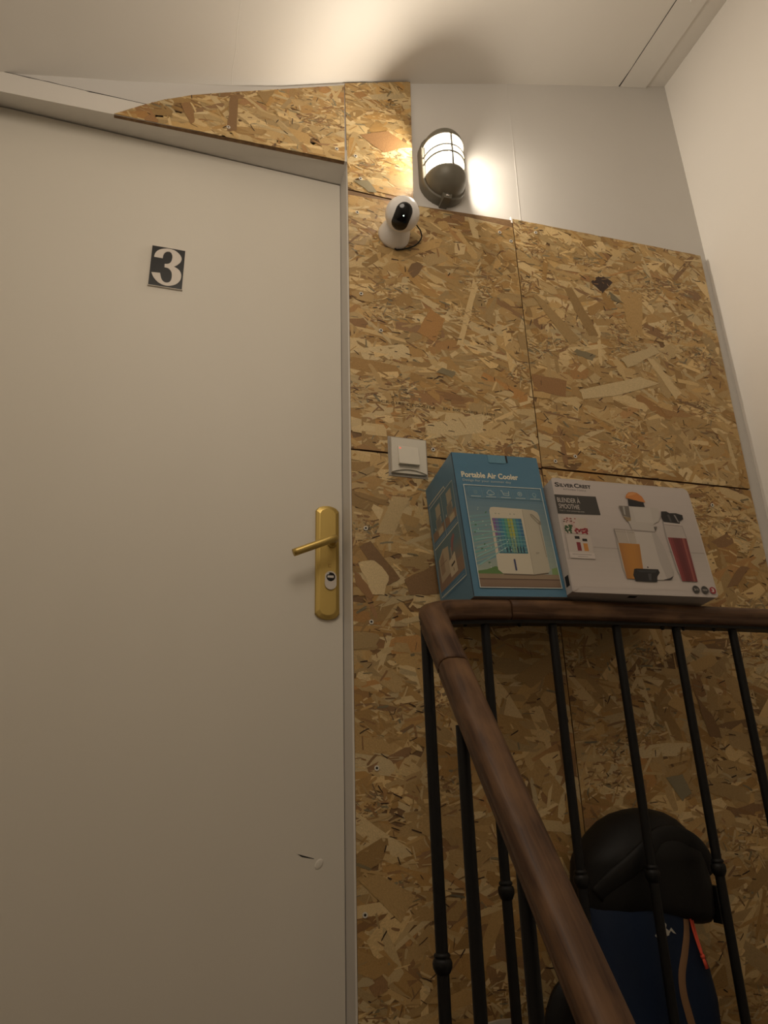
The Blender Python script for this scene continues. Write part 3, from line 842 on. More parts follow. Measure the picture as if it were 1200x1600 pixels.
def security_camera():
    t = tag(empty('security_camera', (0.540, -0.0012, 2.046)), 'white ball-shaped security camera on a round base below the lamp', 'camera')
    bm = bmesh.new()
    lathe(bm, [(0.0455, 0.0), (0.0470, 0.004), (0.0465, 0.010), (0.0430, 0.026), (0.0375, 0.042), (0.034, 0.052), (0.030, 0.058)], (0, 0, 0), (0, -1, 0), 32)
    obj('base', bm, M_white, t, 'auto')
    hc = Vector((0.0, -0.086, 0.004)); Rr = 0.0485
    camw = Vector((0, -1.55, 0.55)) - (Vector(t.location) + hc)
    f = camw.normalized()
    # the face is turned a little further down and to the left than the viewer
    f = (f + Vector((-0.06, 0.0, -0.31))).normalized()
    upv = Vector((0, -1, 0)); upv = (upv - f * upv.dot(f)).normalized()
    sd = upv.cross(f).normalized()
    bm = bmesh.new(); bmesh.ops.create_uvsphere(bm, u_segments=36, v_segments=20, radius=Rr)
    for v in bm.verts: v.co += hc
    head = obj('head', bm, M_white, t, True)
    # black window: a stadium laid on the sphere
    bm = bmesh.new(); hw, hl = 0.0225, 0.0375; N = 9; K = 40
    def onS(u, v, k): 
        q = Vector((u, v)); r = min(q.length, Rr * 0.999)
        return hc + (sd * u + upv * v + f * math.sqrt(max(Rr * Rr - r * r, 0))) * k
    outl = []
    for i in range(K):
        a = 2 * PI * i / K; c, s = math.cos(a), math.sin(a)
        outl.append((hw * c, (hl - hw) * (1 if s >= 0 else -1) + hw * s))
    dense = []
    for i in range(K):
        p0, p1 = outl[i], outl[(i + 1) % K]; m_ = 6 if math.hypot(p0[0] - p1[0], p0[1] - p1[1]) > 0.008 else 1
        dense += [(p0[0] + (p1[0] - p0[0]) * j / m_, p0[1] + (p1[1] - p0[1]) * j / m_) for j in range(m_)]
    outl = dense; K = len(outl)
    rings = []
    for j in range(N + 1):
        k = j / N
        rings.append([bm.verts.new(onS(u * k, v * k, 1.03)) for u, v in outl] if j else [bm.verts.new(onS(0, 0, 1.03))])
    rings.append([bm.verts.new(onS(u * 1.02, v * 1.02, 0.985)) for u, v in outl])
    for i in range(K): bm.faces.new((rings[0][0], rings[1][i], rings[1][(i + 1) % K]))
    for a, b in zip(rings[1:], rings[2:]):
        for i in range(K): bm.faces.new((a[i], b[i], b[(i + 1) % K], a[(i + 1) % K]))
    win = obj('lens_window', bm, M_lens, head, True)
    bm = bmesh.new(); bmesh.ops.create_uvsphere(bm, u_segments=10, v_segments=6, radius=0.0017)
    p = onS(0.003, 0.006, 1.033)
    for v in bm.verts: v.co += p
    obj('status_light', bm, M_led, win, True)
    bm = bmesh.new()
    L = Vector(t.location)
    pts = [(0.598, -0.045, 2.062), (0.610, -0.030, 2.068), (0.619, -0.020, 2.068), (0.6235, -0.012, 2.052), (0.607, -0.008, 2.026), (0.579, -0.006, 2.008), (0.548, -0.006, 1.996), (0.540, -0.006, 2.004)]
    tube(bm, catmull([Vector((0.578, -0.055, 2.058))] [0:0] + [Vector(p) - L for p in pts], 6), 0.0021, 8)
    obj('cable', bm, M_black, t, True)


security_camera()


# ================================================================== STAIRS AND RAILING
def staircase():
    t = tag(empty('staircase', (0.0, -0.30, -1.4)), 'dark wooden stair flight below the landing, left of the railing', 'stairs')
    for k in range(7):
        y1 = -0.30 - 0.185 * k; z = -0.21 * (k + 1)
        bm = bmesh.new(); box(bm, -1.045, 0.53, y1 - 0.205 + 0.30, y1 - 0.002 + 0.30, z - 0.035 + 1.4, z + 1.4); bevel(bm, 0.004, 2)
        tr = obj('tread', bm, M_floor, t)
        bm = bmesh.new(); box(bm, -1.045, 0.525, y1 + 0.30 - 0.022, y1 + 0.30 - 0.002, z + 1.4 - 0.20 if False else z + 1.4, z + 1.4 + (0.172 if k else 0.05)); obj('riser', bm, M_floor, t)


staircase()


def railing():
    t = tag(empty('stair_railing', (0.62, -0.203, 0.0)), 'old stair railing with brown wooden handrail and black iron balusters', 'railing')
    O = Vector(t.location)
    h, w_ = 0.0225, 0.029
    sec = []
    prof = [(-0.62, -1.0), (-0.86, -0.86), (-0.93, -0.55), (-0.88, -0.35), (-1.0, -0.05), (-0.98, 0.35), (-0.84, 0.72), (-0.55, 0.93), (0, 1.0)]
    sec = [(a * w_, b * h) for a, b in prof] + [(-a * w_, b * h) for a, b in prof[::-1][1:]]
    def part(path, u0, name='handrail'):
        bm = bmesh.new(); uvl = bm.loops.layers.uv.new('UVMap')
        sweep(bm, [p - O for p in path], sec, (0, 0, 1), uvl, True, u0)
        es = [e for e in bm.edges if any(len(f.verts) > 4 for f in e.link_faces)]
        bmesh.ops.bevel(bm, geom=es, offset=0.0012, segments=1, affect='EDGES')
        return obj(name, bm, M_rail, t, True)
    land = [Vector((x, -0.203, z)) for x, z in ((0.6915, 0.8950), (0.84, 0.8993), (1.05, 0.9018), (1.30, 0.9030), (1.685, 0.9040))]
    part(catmull(land, 4), 3.0)
    wre = catmull([Vector(p) for p in ((0.6885, -0.203, 0.8945), (0.62, -0.203, 0.8915), (0.565, -0.204, 0.8885), (0.532, -0.211, 0.884), (0.512, -0.230, 0.872), (0.507, -0.258, 0.8445), (0.507, -0.295, 0.799), (0.5075, -0.330, 0.755))], 6)
    part(wre, 0.0)
    a, b = Vector((0.5076, -0.3318, 0.7525)), Vector((0.494, -0.73, 0.306)); d = (b - a)
    part([a + d * k / 8 for k in range(19)], 7.0)
    # flat iron strip under the rail
    bm = bmesh.new()
    bar = catmull([Vector(p) - O for p in ((0.548, -0.203, 0.8605), (0.6915, -0.203, 0.8690), (0.84, -0.203, 0.8733), (1.05, -0.203, 0.8758), (1.30, -0.203, 0.8770), (1.685, -0.203, 0.8780))], 3)
    sweep(bm, bar, [(-0.016, -0.0036), (0.016, -0.0036), (0.016, 0.0036), (-0.016, 0.0036)])
    ir = obj('iron_strip', bm, M_black, t)
    bm = bmesh.new()
    sweep(bm, [Vector((0.5076, -0.33, 0.7525)) - O + Vector((0, -0.019, -0.0165)) + d * k / 8 for k in range(18)], [(-0.014, -0.003), (0.014, -0.003), (0.014, 0.003), (-0.014, 0.003)])
    obj('iron_strip', bm, M_black, t)
    for x, z, r in ((0.590, 0.862, 0.005), (0.715, 0.8665, 0.005), (1.074, 0.872, 0.005), (1.130, 0.872, 0.004), (1.215, 0.873, 0.004)):
        bm = bmesh.new(); lathe(bm, [(r, 0), (r, 0.005), (r * 0.6, 0.008)], Vector((x, -0.209, z + 0.002)) - O, (0, 0, -1), 10)
        obj('bolt', bm, M_black, t, True)
    # balusters with a turned collar
    def baluster(x, y, z0, zt, zc, r):
        bm = bmesh.new()
        lathe(bm, [(r, z0), (r, zt)], (x - O.x, y - O.y, -O.z), (0, 0, 1), 16)
        o = obj('baluster', bm, M_black, t, 'auto')
        bm = bmesh.new()
        prof_ = [(r, -0.014), (r * 1.18, -0.012), (r * 1.55, -0.004), (r * 1.60, 0.003), (r * 1.45, 0.008), (r * 1.12, 0.0100), (r * 1.30, 0.0115), (r * 1.34, 0.014), (r * 1.2, 0.0165), (r, 0.018)]
        lathe(bm, [(q, zc + k) for q, k in prof_], (x - O.x, y - O.y, -O.z), (0, 0, 1), 18, cap=False)
        obj('collar', bm, M_black, o, True)
        if z0 == 0.0:
            bm = bmesh.new(); lathe(bm, [(r * 1.8, 0.0), (r * 1.8, 0.006), (r * 1.3, 0.010)], (x - O.x, y - O.y, 0.0), (0, 0, 1), 16); obj('foot', bm, M_black, o, True)
    for x, zt, zc in ((0.6376, 0.8635, 0.366), (0.7966, 0.868, 0.3755), (0.9566, 0.871, 0.3757), (1.1147, 0.8725, 0.3785), (1.2720, 0.8735, 0.380), (1.430, 0.874, 0.381), (1.588, 0.8745, 0.382)):
        baluster(x, -0.203, 0.0, zt, zc, 0.0095)
    baluster(0.4930, -0.236, 0.0, 0.862, 0.268, 0.0108)
    baluster(0.4890, -0.395, -0.21, 0.645, 0.09, 0.0104)
    baluster(0.4880, -0.578, -0.42, 0.440, -0.11, 0.0104)
    baluster(0.4860, -0.760, -0.63, 0.235, -0.31, 0.0104)


railing()


# ================================================================== BOXES LEANING ON THE RAIL
def box_rot(yaw, lean, roll):
    y, l, r = (math.radians(a) for a in (yaw, lean, roll))
    Rz = Matrix(((math.cos(y), -math.sin(y), 0), (math.sin(y), math.cos(y), 0), (0, 0, 1)))
    Rx = Matrix(((1, 0, 0), (0, math.cos(l), math.sin(l)), (0, -math.sin(l), math.cos(l))))
    Ry = Matrix(((math.cos(r), 0, -math.sin(r)), (0, 1, 0), (math.sin(r), 0, math.cos(r))))
    return Rz @ Rx @ Ry


def mm(pts): return [(x / 1000, y / 1000) for x, y in pts]


def air_cooler_box():
    W_, Dp, H_ = 0.2200, 0.1840, 0.3550
    t = tag(empty('air_cooler_box', (0.6083, -0.2235, 0.9171), box_rot(-0.83, 6.54, 2.08)), 'tall blue carton with a printed air cooler, standing on the handrail', 'box')
    bm = bmesh.new(); box(bm, 0, W_, 0, Dp, 0.0008, H_); bevel(bm, 0.0014, 2)
    for f in bm.faces:
        if f.normal.z < -0.9 or (f.calc_center_median().z < 0.003 and abs(f.normal.z) > 0.7): f.material_index = 1
    bm.normal_update()
    obj('carton', bm, [M_blue, M_carton], t)
    for f in t.children[0].data.polygons:
        if f.normal.z < -0.9: f.material_index = 1
    # cut-out thumb tab at the top edge and the fold line of the front edge
    bm = bmesh.new(); prism(bm, mm([(91, 334), (94, 332.5), (132, 332.5), (136, 335), (139, 353.5), (91, 353.5)]), -0.0012, 0.001)
    tab = obj('thumb_tab', bm, M_blue2, t)
    bm = bmesh.new(); box(bm, 0.136, 0.1405, -0.0015, 0.001, 0.336, 0.3545); obj('tab_slit', bm, M_dark, t)
    bm = bmesh.new(); box(bm, -0.0004, 0.0010, -0.0006, 0.0010, 0.002, 0.354); obj('fold_line', bm, mat('dark_fold', (0.012, 0.025, 0.04), 0.5), t)
    p = Print(lambda u, v, h: (u / 1000, -0.0002 - h, v / 1000))
    LB = (0.13, 0.27, 0.33); WH = (0.62, 0.64, 0.60); OFF = (0.56, 0.50, 0.38); TEAL = (0.09, 0.20, 0.23)
    p.disc(26, 326, 8.5, 10, (0.088, 0.212, 0.315), 20); p.disc(26, 326, 7.3, 8.8, (0.078, 0.195, 0.295), 20)
    p.text('Portable Air Cooler', 17, 290.8, 19.5, (0.72, 0.66, 0.49), offset=0.55, width=143, spacing=1.0)
    p.text('Design for your summer day', 18, 279.4, 8.6, (0.45, 0.50, 0.47), width=121)
    # picture
    p.grad(17, 20.5, 211, 52, (0.20, 0.135, 0.09), (0.23, 0.16, 0.11), 3)
    p.grad(17, 52, 211, 269, (0.30, 0.35, 0.29), (0.085, 0.185, 0.27), 16)
    p.up()
    p.rect(17, 41, 211, 51.5, (0.27, 0.20, 0.13)); p.rect(17, 39, 211, 41, (0.09, 0.05, 0.04)); p.rect(17, 20.5, 211, 24, (0.17, 0.11, 0.075))
    p.poly([(17, 52), (17, 58), (40, 62), (62, 70), (78, 62), (80, 52)], (0.10, 0.19, 0.06)); p.poly([(195, 52), (196, 66), (211, 70), (211, 52)], (0.20, 0.30, 0.12))
    # left air wash and cool streaks
    for i in range(14):
        y0 = 100 + i * 7.5; x1 = 90; p.poly([(18, y0 - 28 + i * 1.2), (18, y0 - 22 + i * 1.2), (x1, y0 + 3), (x1, y0)], (0.15 + 0.012 * (i % 3), 0.275 + 0.015 * (i % 4), 0.31))
    p.up()
    # unit body
    p.poly([(70, 206), (74, 213.5), (82, 215), (150, 213), (180, 211), (190, 206), (193, 196), (191, 62), (186, 57), (150, 52), (76, 53), (66, 62)], (0.54, 0.49, 0.38))
    p.up()
    p.poly([(152.5, 212), (180, 210.5), (190, 205), (192.5, 196), (190.5, 62), (186, 57.2), (150, 52.5)], (0.44, 0.40, 0.31))
    p.line([(152.5, 210), (149.5, 53)], 1.0, (0.30, 0.27, 0.20))
    p.poly([(76, 53), (150, 52), (186, 57), (186, 54), (150, 49), (78, 50)], (0.13, 0.10, 0.07))
    for x in (84, 92, 120, 130): p.disc(x, 198.5, 2.2, 1.8, (0.33, 0.33, 0.26))
    p.up()
    # grille with rainbow light
    p.poly([(72.8, 186.5), (145.6, 188), (145.8, 101.3), (76, 100.4)], (0.05, 0.16, 0.20)); p.up()
    rb = [(0.20, 0.10, 0.24), (0.12, 0.14, 0.30), (0.05, 0.18, 0.30), (0.05, 0.25, 0.28), (0.10, 0.30, 0.18), (0.30, 0.34, 0.06), (0.36, 0.36, 0.06), (0.10, 0.27, 0.22), (0.05, 0.20, 0.30), (0.04, 0.13, 0.25)]
    for i, c in enumerate(rb):
        x = 74 + i * 7.15
        p.rect(x, 140, x + 6.0, 186.5, c); p.rect(x + 0.6, 103, x + 5.4, 140, tuple(0.45 * a + 0.55 * b for a, b in zip(c, (0.09, 0.26, 0.27))))
    p.up()
    for i in range(9): p.rect(73, 106 + i * 9, 145.5, 107.1 + i * 9, (0.20, 0.36, 0.33))
    for x in (95, 103, 121, 128, 135): p.rect(x, 103, x + 3.2, 118, (0.02, 0.05, 0.08))
    p.up()
    for i in range(5):          # cool jet over the grille
        p.poly([(24, 70 + i * 20), (24, 74 + i * 20), (98, 118 + i * 9), (98, 116 + i * 9)], (0.22, 0.40, 0.38))
    rn = random.Random(3)
    for _ in range(46):
        x, y = rn.uniform(20, 120), rn.uniform(62, 212); r = rn.uniform(0.5, 1.5)
        p.disc(x, y, r, r, (0.50, 0.56, 0.50), 8)
    for x, y, a in ((36, 110, 0.4), (44, 121, 1.1), (112, 164, 0.5), (30, 168, 0.2), (60, 200, 0.9), (48, 78, 0.1), (26, 150, 1.3)):
        c, s = math.cos(a), math.sin(a); p.poly([(x + u * c - v * s, y + u * s + v * c) for u, v in ((-3, 0), (0, 1.4), (4, 0), (0, -1.6))], (0.05, 0.17, 0.07))
    # water gauge, handle and perforated strap
    p.rrect(106.8, 60, 111.2, 87.6, 2, (0.05, 0.06, 0.13)); p.up()
    p.poly([(170, 201), (176, 200.5), (193, 182), (193.5, 174), (188, 173.5), (171, 194)], (0.23, 0.21, 0.16)); p.poly([(173, 199), (190, 181), (186, 179), (172.5, 196)], (0.36, 0.33, 0.25)); p.up()
    for i in range(22): p.rect(186.5 + i * 0.10, 170 - i * 3.6, 188.3 + i * 0.1, 171.9 - i * 3.6, (0.16, 0.15, 0.12))
    p.text('air', 165, 101, 9, (0.24, 0.21, 0.17))
    # icon row
    for i, x in enumerate((27, 64, 101, 138, 175)):
        p.rect(x, 236.5, x + 33, 263, (0.095, 0.20, 0.28)); p.up()
        p.line([(x, 236.5), (x + 33, 236.5), (x + 33, 263), (x, 263)], 0.5, (0.17, 0.29, 0.33), True)
        p.rect(x + 4, 239.6, x + 29, 241.4, (0.36, 0.42, 0.40)); p.layer -= 1
    p.up(2)
    ic = (0.42, 0.50, 0.48)
    for k in range(8):
        a = k * PI / 4; p.line([(43.5 + 2 * math.cos(a), 251 + 2 * math.sin(a)), (43.5 + 5 * math.cos(a), 251 + 5 * math.sin(a))], 0.8, (0.24, 0.35, 0.34))
    p.line([(73, 247), (71.5, 250), (74, 253), (77, 257), (82, 257.5), (85, 253.5), (89, 252), (90, 248.5), (87, 246.5), (75, 246.3)], 1.2, ic, True); p.rect(76, 243.6, 84, 244.8, ic)
    p.line([(107, 258), (110, 257.5), (113, 247), (126, 246), (127, 257)], 1.5, ic); p.rect(113, 251, 126, 252.2, ic)
    for a in range(14):
        a0, a1 = 2 * PI * a / 14, 2 * PI * (a + 1) / 14
        p.line([(154.5 + 5 * math.cos(a0), 251.5 + 5 * math.sin(a0)), (154.5 + 5 * math.cos(a1), 251.5 + 5 * math.sin(a1))], 1.2, ic)
        p.line([(191.5 + 4.4 * math.cos(a0), 251.5 + 4.4 * math.sin(a0)), (191.5 + 4.4 * math.cos(a1), 251.5 + 4.4 * math.sin(a1))], 1.2, (0.28, 0.40, 0.41))
    p.disc(154.5, 251.5, 1.8, 1.8, ic, 8); p.line([(188, 246.5), (191.5, 243.5), (195, 246.5)], 1.2, (0.28, 0.40, 0.41))
    p.up()
    p.line([(16.8, 20.3), (210.8, 20.3), (211.2, 268.8), (17.2, 268.8)], 1.7, (0.55, 0.60, 0.56), True)
    p.build('front_print', t)
    # left side: three framed pictures.  u runs from the front edge towards the wall
    q = Print(lambda u, v, h: (-0.0002 - h, u / 1000, v / 1000))
    q.rect(19, 184, 174, 291, (0.075, 0.165, 0.215)); q.rect(19, 60, 174, 184, (0.085, 0.165, 0.20)); q.up()
    q.rect(22, 62, 172, 110, (0.24, 0.165, 0.12)); q.grad(22, 110, 172, 150, (0.20, 0.155, 0.125), (0.10, 0.165, 0.185), 5)
    q.rect(22, 202, 90, 225, (0.22, 0.15, 0.11)); q.rect(96, 202, 172, 225, (0.22, 0.15, 0.11)); q.up()
    q.rect(19, 186, 174, 200, (0.055, 0.15, 0.25)); q.rect(20, 52, 174, 74, (0.06, 0.165, 0.27)); q.up()
    for y in (189, 194): q.rect(100, y, 168, y + 1.4, (0.22, 0.33, 0.38)); q.rect(26, y, 86, y + 1.4, (0.22, 0.33, 0.38))
    for y in (58, 64): q.rect(30, y, 160, y + 1.3, (0.22, 0.33, 0.38))
    for u0 in (34, 108):        # the exploded unit in the two upper pictures
        q.poly([(u0, 250), (u0 + 30, 250), (u0 + 30, 280), (u0, 280)], (0.33, 0.30, 0.23)); q.poly([(u0 + 4, 218), (u0 + 36, 218), (u0 + 36, 249), (u0 + 4, 249)], (0.25, 0.22, 0.17))
        q.poly([(u0 - 2, 203), (u0 + 28, 203), (u0 + 28, 218), (u0 - 2, 218)], (0.42, 0.36, 0.25))
    q.up()
    for u0 in (34, 108): q.rect(u0 + 8, 223, u0 + 32, 245, (0.16, 0.17, 0.16)); q.rect(u0 + 2, 232, u0 + 4, 246, (0.5, 0.5, 0.45)); q.rect(u0 + 42, 226, u0 + 46, 232, (0.5, 0.5, 0.45))
    # lower picture: white body pulled from its water drawer, with pouring water
    q.poly([(98, 96), (158, 92), (160, 150), (128, 166), (95, 160)], (0.40, 0.33, 0.23)); q.poly([(58, 84), (100, 84), (102, 122), (62, 132)], (0.50, 0.43, 0.31)); q.up()
    q.poly([(128, 110), (152, 108), (154, 146), (128, 158)], (0.30, 0.22, 0.15)); q.rect(112, 132, 154, 134, (0.20, 0.13, 0.10))
    q.poly([(68, 108), (90, 105), (90, 110), (68, 113)], (0.02, 0.015, 0.02)); q.rect(78, 92, 81, 100, (0.16, 0.10, 0.06))
    q.poly([(56, 175), (74, 165), (82, 140), (72, 138), (62, 155), (50, 166)], (0.24, 0.11, 0.12)); q.poly([(78, 150), (82, 150), (84, 120), (80, 120)], (0.33, 0.30, 0.26))
    q.up()
    fr = (0.50, 0.54, 0.49)
    q.line([(19, 57), (19, 291), (174, 296)], 1.6, fr); q.line([(174, 296), (174, 66)], 1.4, fr)
    q.line([(19, 57), (172, 62)], 2.2, (0.55, 0.56, 0.48)); q.line([(19, 184), (172, 184)], 2.6, (0.56, 0.55, 0.45)); q.line([(95, 289), (92, 184)], 1.6, fr)
    q.line([(69, 302), (174, 305)], 2.6, (0.56, 0.52, 0.40)); q.line([(69, 302), (64, 292)], 2.4, (0.56, 0.52, 0.40)); q.line([(70, 293), (174, 296)], 2.2, (0.50, 0.50, 0.42))
    q.build('side_print', t)


air_cooler_box()


def blender_box():
    W_, Dp, H_ = 0.3710, 0.2185, 0.2832
    t = tag(empty('blender_box', (0.8282, -0.2498, 0.9309), box_rot(-1.74, 5.96, 0.384)), 'wide white carton with a printed smoothie blender beside the blue carton', 'box')
    bm = bmesh.new()
    n = 10
    # front face edges are a little crushed at three corners
    pts = [(0.0, 0.002), (0.004, 0.0), (W_ - 0.006, 0.0), (W_, 0.004), (W_, H_ - 0.014), (W_ - 0.003, H_ - 0.005), (W_ - 0.012, H_), (0.004, H_), (0.0, H_ - 0.004)]
    prism(bm, pts, 0.0, Dp); bevel(bm, 0.0022, 2, 50)
    obj('carton', bm, M_carton, t, 'auto')
    # lower flap with torn left corner
    bm = bmesh.new(); prism(bm, [(0.002, 0.001), (0.016, 0.0095), (0.012, 0.014), (0.003, 0.010)], -0.0016, 0.001); obj('torn_corner', bm, M_carton, t)
    bm = bmesh.new(); box(bm, -0.0008, 0.001, 0.006, 0.020, 0.018, 0.042); obj('hand_slot', bm, M_dark, t)
    bm = bmesh.new(); box(bm, 0.145, 0.165, 0.010, 0.020, -0.0006, 0.001); obj('bottom_slot', bm, M_dark, t)
    o8 = 8
    p = Print(lambda u, v, h: ((u + o8) / 1000, -0.0002 - h, v / 1000))
    GR = (0.045, 0.042, 0.038); WH = (0.55, 0.50, 0.45); BK = (0.012, 0.011, 0.012)
    p.grad(-5, 14, 359, 110, (0.52, 0.465, 0.43), (0.44, 0.395, 0.36), 8); p.grad(-5, 110, 359, 278, (0.44, 0.39, 0.36), (0.505, 0.45, 0.42), 8); p.up()
    p.poly([(66, 111), (180, 109.5), (180, 107), (66, 108)], (0.36, 0.32, 0.29)); p.poly([(262, 110), (359, 111), (359, 108), (262, 107)], (0.36, 0.32, 0.29)); p.up()
    # brand line: small capitals with larger initials
    p.text('S', -2, 260.3, 15.5, BK, offset=0.5, width=12.0); p.text('ILVER', 11, 260.6, 12.2, BK, offset=0.45, width=36)
    p.text('C', 48, 260.8, 15.5, BK, offset=0.5, width=13); p.text('REST', 62, 261.2, 12.2, BK, offset=0.45, width=30)
    p.text('KITCHEN TOOLS', 19, 252.4, 5.6, GR, width=58, spacing=1.3)
    p.poly([(-8, 238.5), (99.6, 240.5), (102, 192.6), (-8, 189)], GR); p.up()
    p.text('BLENDER À', -3, 219.2, 17, WH, offset=0.0, width=58); p.text('SMOOTHIE', -2, 203.2, 17, WH, offset=0.0, width=53)
    p.text('3 en 1 - avec presse-agrumes', -2, 196, 5.6, (0.40, 0.37, 0.33), width=63)
    # berries photo
    p.rect(0.5, 140, 61, 180.5, (0.50, 0.42, 0.37)); p.up()
    rn = random.Random(5)
    p.poly([(6, 178), (18, 165), (30, 141), (36, 141), (24, 170), (16, 180)], (0.47, 0.33, 0.30))
    for _ in range(26):
        x, y = rn.uniform(26, 58), rn.uniform(142, 154 - 0.0); p.disc(x, y, rn.uniform(2, 3.4), rn.uniform(1.8, 3), (rn.uniform(0.14, 0.30), 0.02, 0.03), 9)
    for _ in range(16):
        x, y = rn.uniform(3, 20), rn.uniform(142, 160); p.disc(x, y, rn.uniform(2.4, 4), rn.uniform(2, 3.4), (0.03, rn.uniform(0.05, 0.10), 0.03), 8)
    for _ in range(14):
        x, y = rn.uniform(3, 33), rn.uniform(168, 178); p.disc(x, y, rn.uniform(1.4, 3), rn.uniform(1.2, 2.2), (rn.uniform(0.06, 0.3), 0.06, 0.05), 8)
    p.poly([(36, 180), (61, 180.5), (61, 158), (42, 156)], (0.47, 0.41, 0.35)); p.up()
    # small bottles photo and its caption
    p.rect(0.5, 94, 62.5, 139, (0.485, 0.43, 0.39)); p.rect(0.5, 79.5, 63.5, 94, (0.55, 0.49, 0.45)); p.up()
    p.rect(22, 127, 34, 134, BK); p.rect(40, 122, 52, 128.5, BK); p.rect(23.5, 98, 33.5, 119, (0.20, 0.02, 0.03)); p.rect(40, 98, 51, 117, (0.50, 0.22, 0.05))
    p.rect(8, 88.5, 56, 90, (0.30, 0.27, 0.25)); p.rect(20, 83.5, 46, 84.8, (0.30, 0.27, 0.25))
    # juicer: orange half, black press, jug and motor body
    p.poly([(179, 243), (182, 251), (190, 258.5), (202, 261), (214, 259), (225, 250), (231, 235), (218, 235.5), (200, 239)], (0.52, 0.19, 0.045)); p.poly([(184, 248), (190, 256), (202, 259), (212, 257), (200, 252)], (0.60, 0.27, 0.09))
    p.poly([(184, 240.5), (198, 238), (225, 234.5), (226, 222), (182, 222)], BK); p.up()
    p.poly([(154, 221), (262.5, 221), (262, 199), (254, 186), (238, 178), (236, 156), (177, 156.5), (172, 178), (160, 195)], (0.45, 0.41, 0.37)); p.up()
    p.poly([(155, 220), (182, 221), (180, 190), (160, 194)], (0.15, 0.13, 0.11)); p.poly([(160, 193), (180, 190), (178, 182), (168, 180)], (0.26, 0.19, 0.10)); p.poly([(165, 219), (170, 219), (168, 196), (164, 198)], (0.33, 0.31, 0.28))
    p.poly([(190, 220), (240, 220), (238, 180), (192, 180)], (0.48, 0.44, 0.40)); p.poly([(177, 160), (236, 158), (236, 155), (177, 155)], (0.25, 0.22, 0.20)); p.poly([(236, 170), (246, 172), (238, 158)], (0.10, 0.09, 0.08))
    p.poly([(180, 155), (238, 155), (250, 120), (259, 56), (252, 44), (225, 36), (196, 37), (176, 60), (178, 110)], (0.485, 0.44, 0.40)); p.up()
    p.poly([(238, 155), (250, 120), (259, 56), (252, 44), (236, 39), (228, 80), (226, 155)], (0.40, 0.36, 0.33)); p.poly([(226, 37), (245, 42), (256, 48), (247, 38)], (0.03, 0.025, 0.025)); p.disc(193, 66, 2, 2, (0.03, 0.02, 0.02), 8)
    # glass of orange juice
    p.poly([(128, 160), (180, 158), (178, 50), (172, 36), (133, 36), (128, 60)], (0.41, 0.36, 0.31)); p.up()
    p.line([(128, 158), (178, 157)], 1.2, (0.22, 0.19, 0.17)); p.line([(128.5, 152), (178, 151)], 1.0, (0.28, 0.25, 0.22)); p.line([(128, 158), (131, 124)], 1.4, (0.15, 0.13, 0.11)); p.line([(158, 156), (160, 124)], 1.2, (0.52, 0.47, 0.42))
    for i in range(8):
        k = i / 8; c = (0.36 + 0.08 * math.sin(k * PI), 0.155 + 0.04 * math.sin(k * PI), 0.035)
        p.poly([(131 + k * 55, 123), (131 + (k + .125) * 55, 123), (132 + (k + .125) * 45, 36), (132 + k * 45, 36)], c)
    p.up()
    # loose black lid
    p.poly([(156, 60), (162, 61.5), (219, 62), (221, 54), (212, 44), (208, 31), (153, 31), (150, 45)], BK); p.up()
    p.poly([(162, 58), (216, 59), (208, 53), (168, 53)], (0.03, 0.03, 0.032)); p.poly([(189, 50), (198, 51), (194, 34), (188, 34)], (0.055, 0.052, 0.055))
    # bottle of red smoothie
    p.poly([(266, 186), (316, 184), (320, 150), (319, 60), (316, 36), (276, 36), (270, 60), (264, 150)], (0.42, 0.37, 0.34)); p.up()
    p.line([(268, 182), (314, 180)], 2.0, (0.55, 0.50, 0.46)); p.line([(267, 178), (315, 177)], 0.9, (0.14, 0.12, 0.11)); p.line([(315.5, 176), (318, 146)], 1.2, (0.22, 0.19, 0.18))
    for i in range(8):
        k = i / 8; c = [(0.24, 0.045, 0.045), (0.19, 0.03, 0.03), (0.13, 0.018, 0.02), (0.115, 0.016, 0.018), (0.12, 0.018, 0.02), (0.15, 0.024, 0.026), (0.27, 0.075, 0.06), (0.17, 0.03, 0.03)][i]
        p.poly([(267 + k * 51, 145), (267 + (k + .125) * 51, 145), (275 + (k + .125) * 41, 36), (275 + k * 41, 36)], c)
    p.poly([(268, 213), (282, 214), (290, 210), (308, 211), (325, 207), (324, 196), (312, 190), (311, 183), (268, 185), (264, 198)], BK); p.up()
    p.poly([(282, 205), (288, 206), (290, 187), (285, 187)], (0.06, 0.055, 0.055)); p.poly([(300, 206), (304, 206), (310, 187), (307, 186)], (0.25, 0.23, 0.22))
    # round badges
    for u, c in ((305.9, GR), (329.3, GR), (350.3, (0.30, 0.035, 0.045))): p.disc(u, 17.0 + (u - 306) * -0.02, 9.3 if c is GR else 8.4, 9.3 if c is GR else 8.4, c, 22)
    p.up()
    p.text('3/1', 300.5, 14.3, 7, WH, width=10.5); p.text('350W', 322.5, 14.0, 6, WH, width=13.5); p.text('3', 346.8, 12.3, 12, (0.70, 0.62, 0.58), offset=0.3, width=6.6)
    p.build('front_print', t)


blender_box()


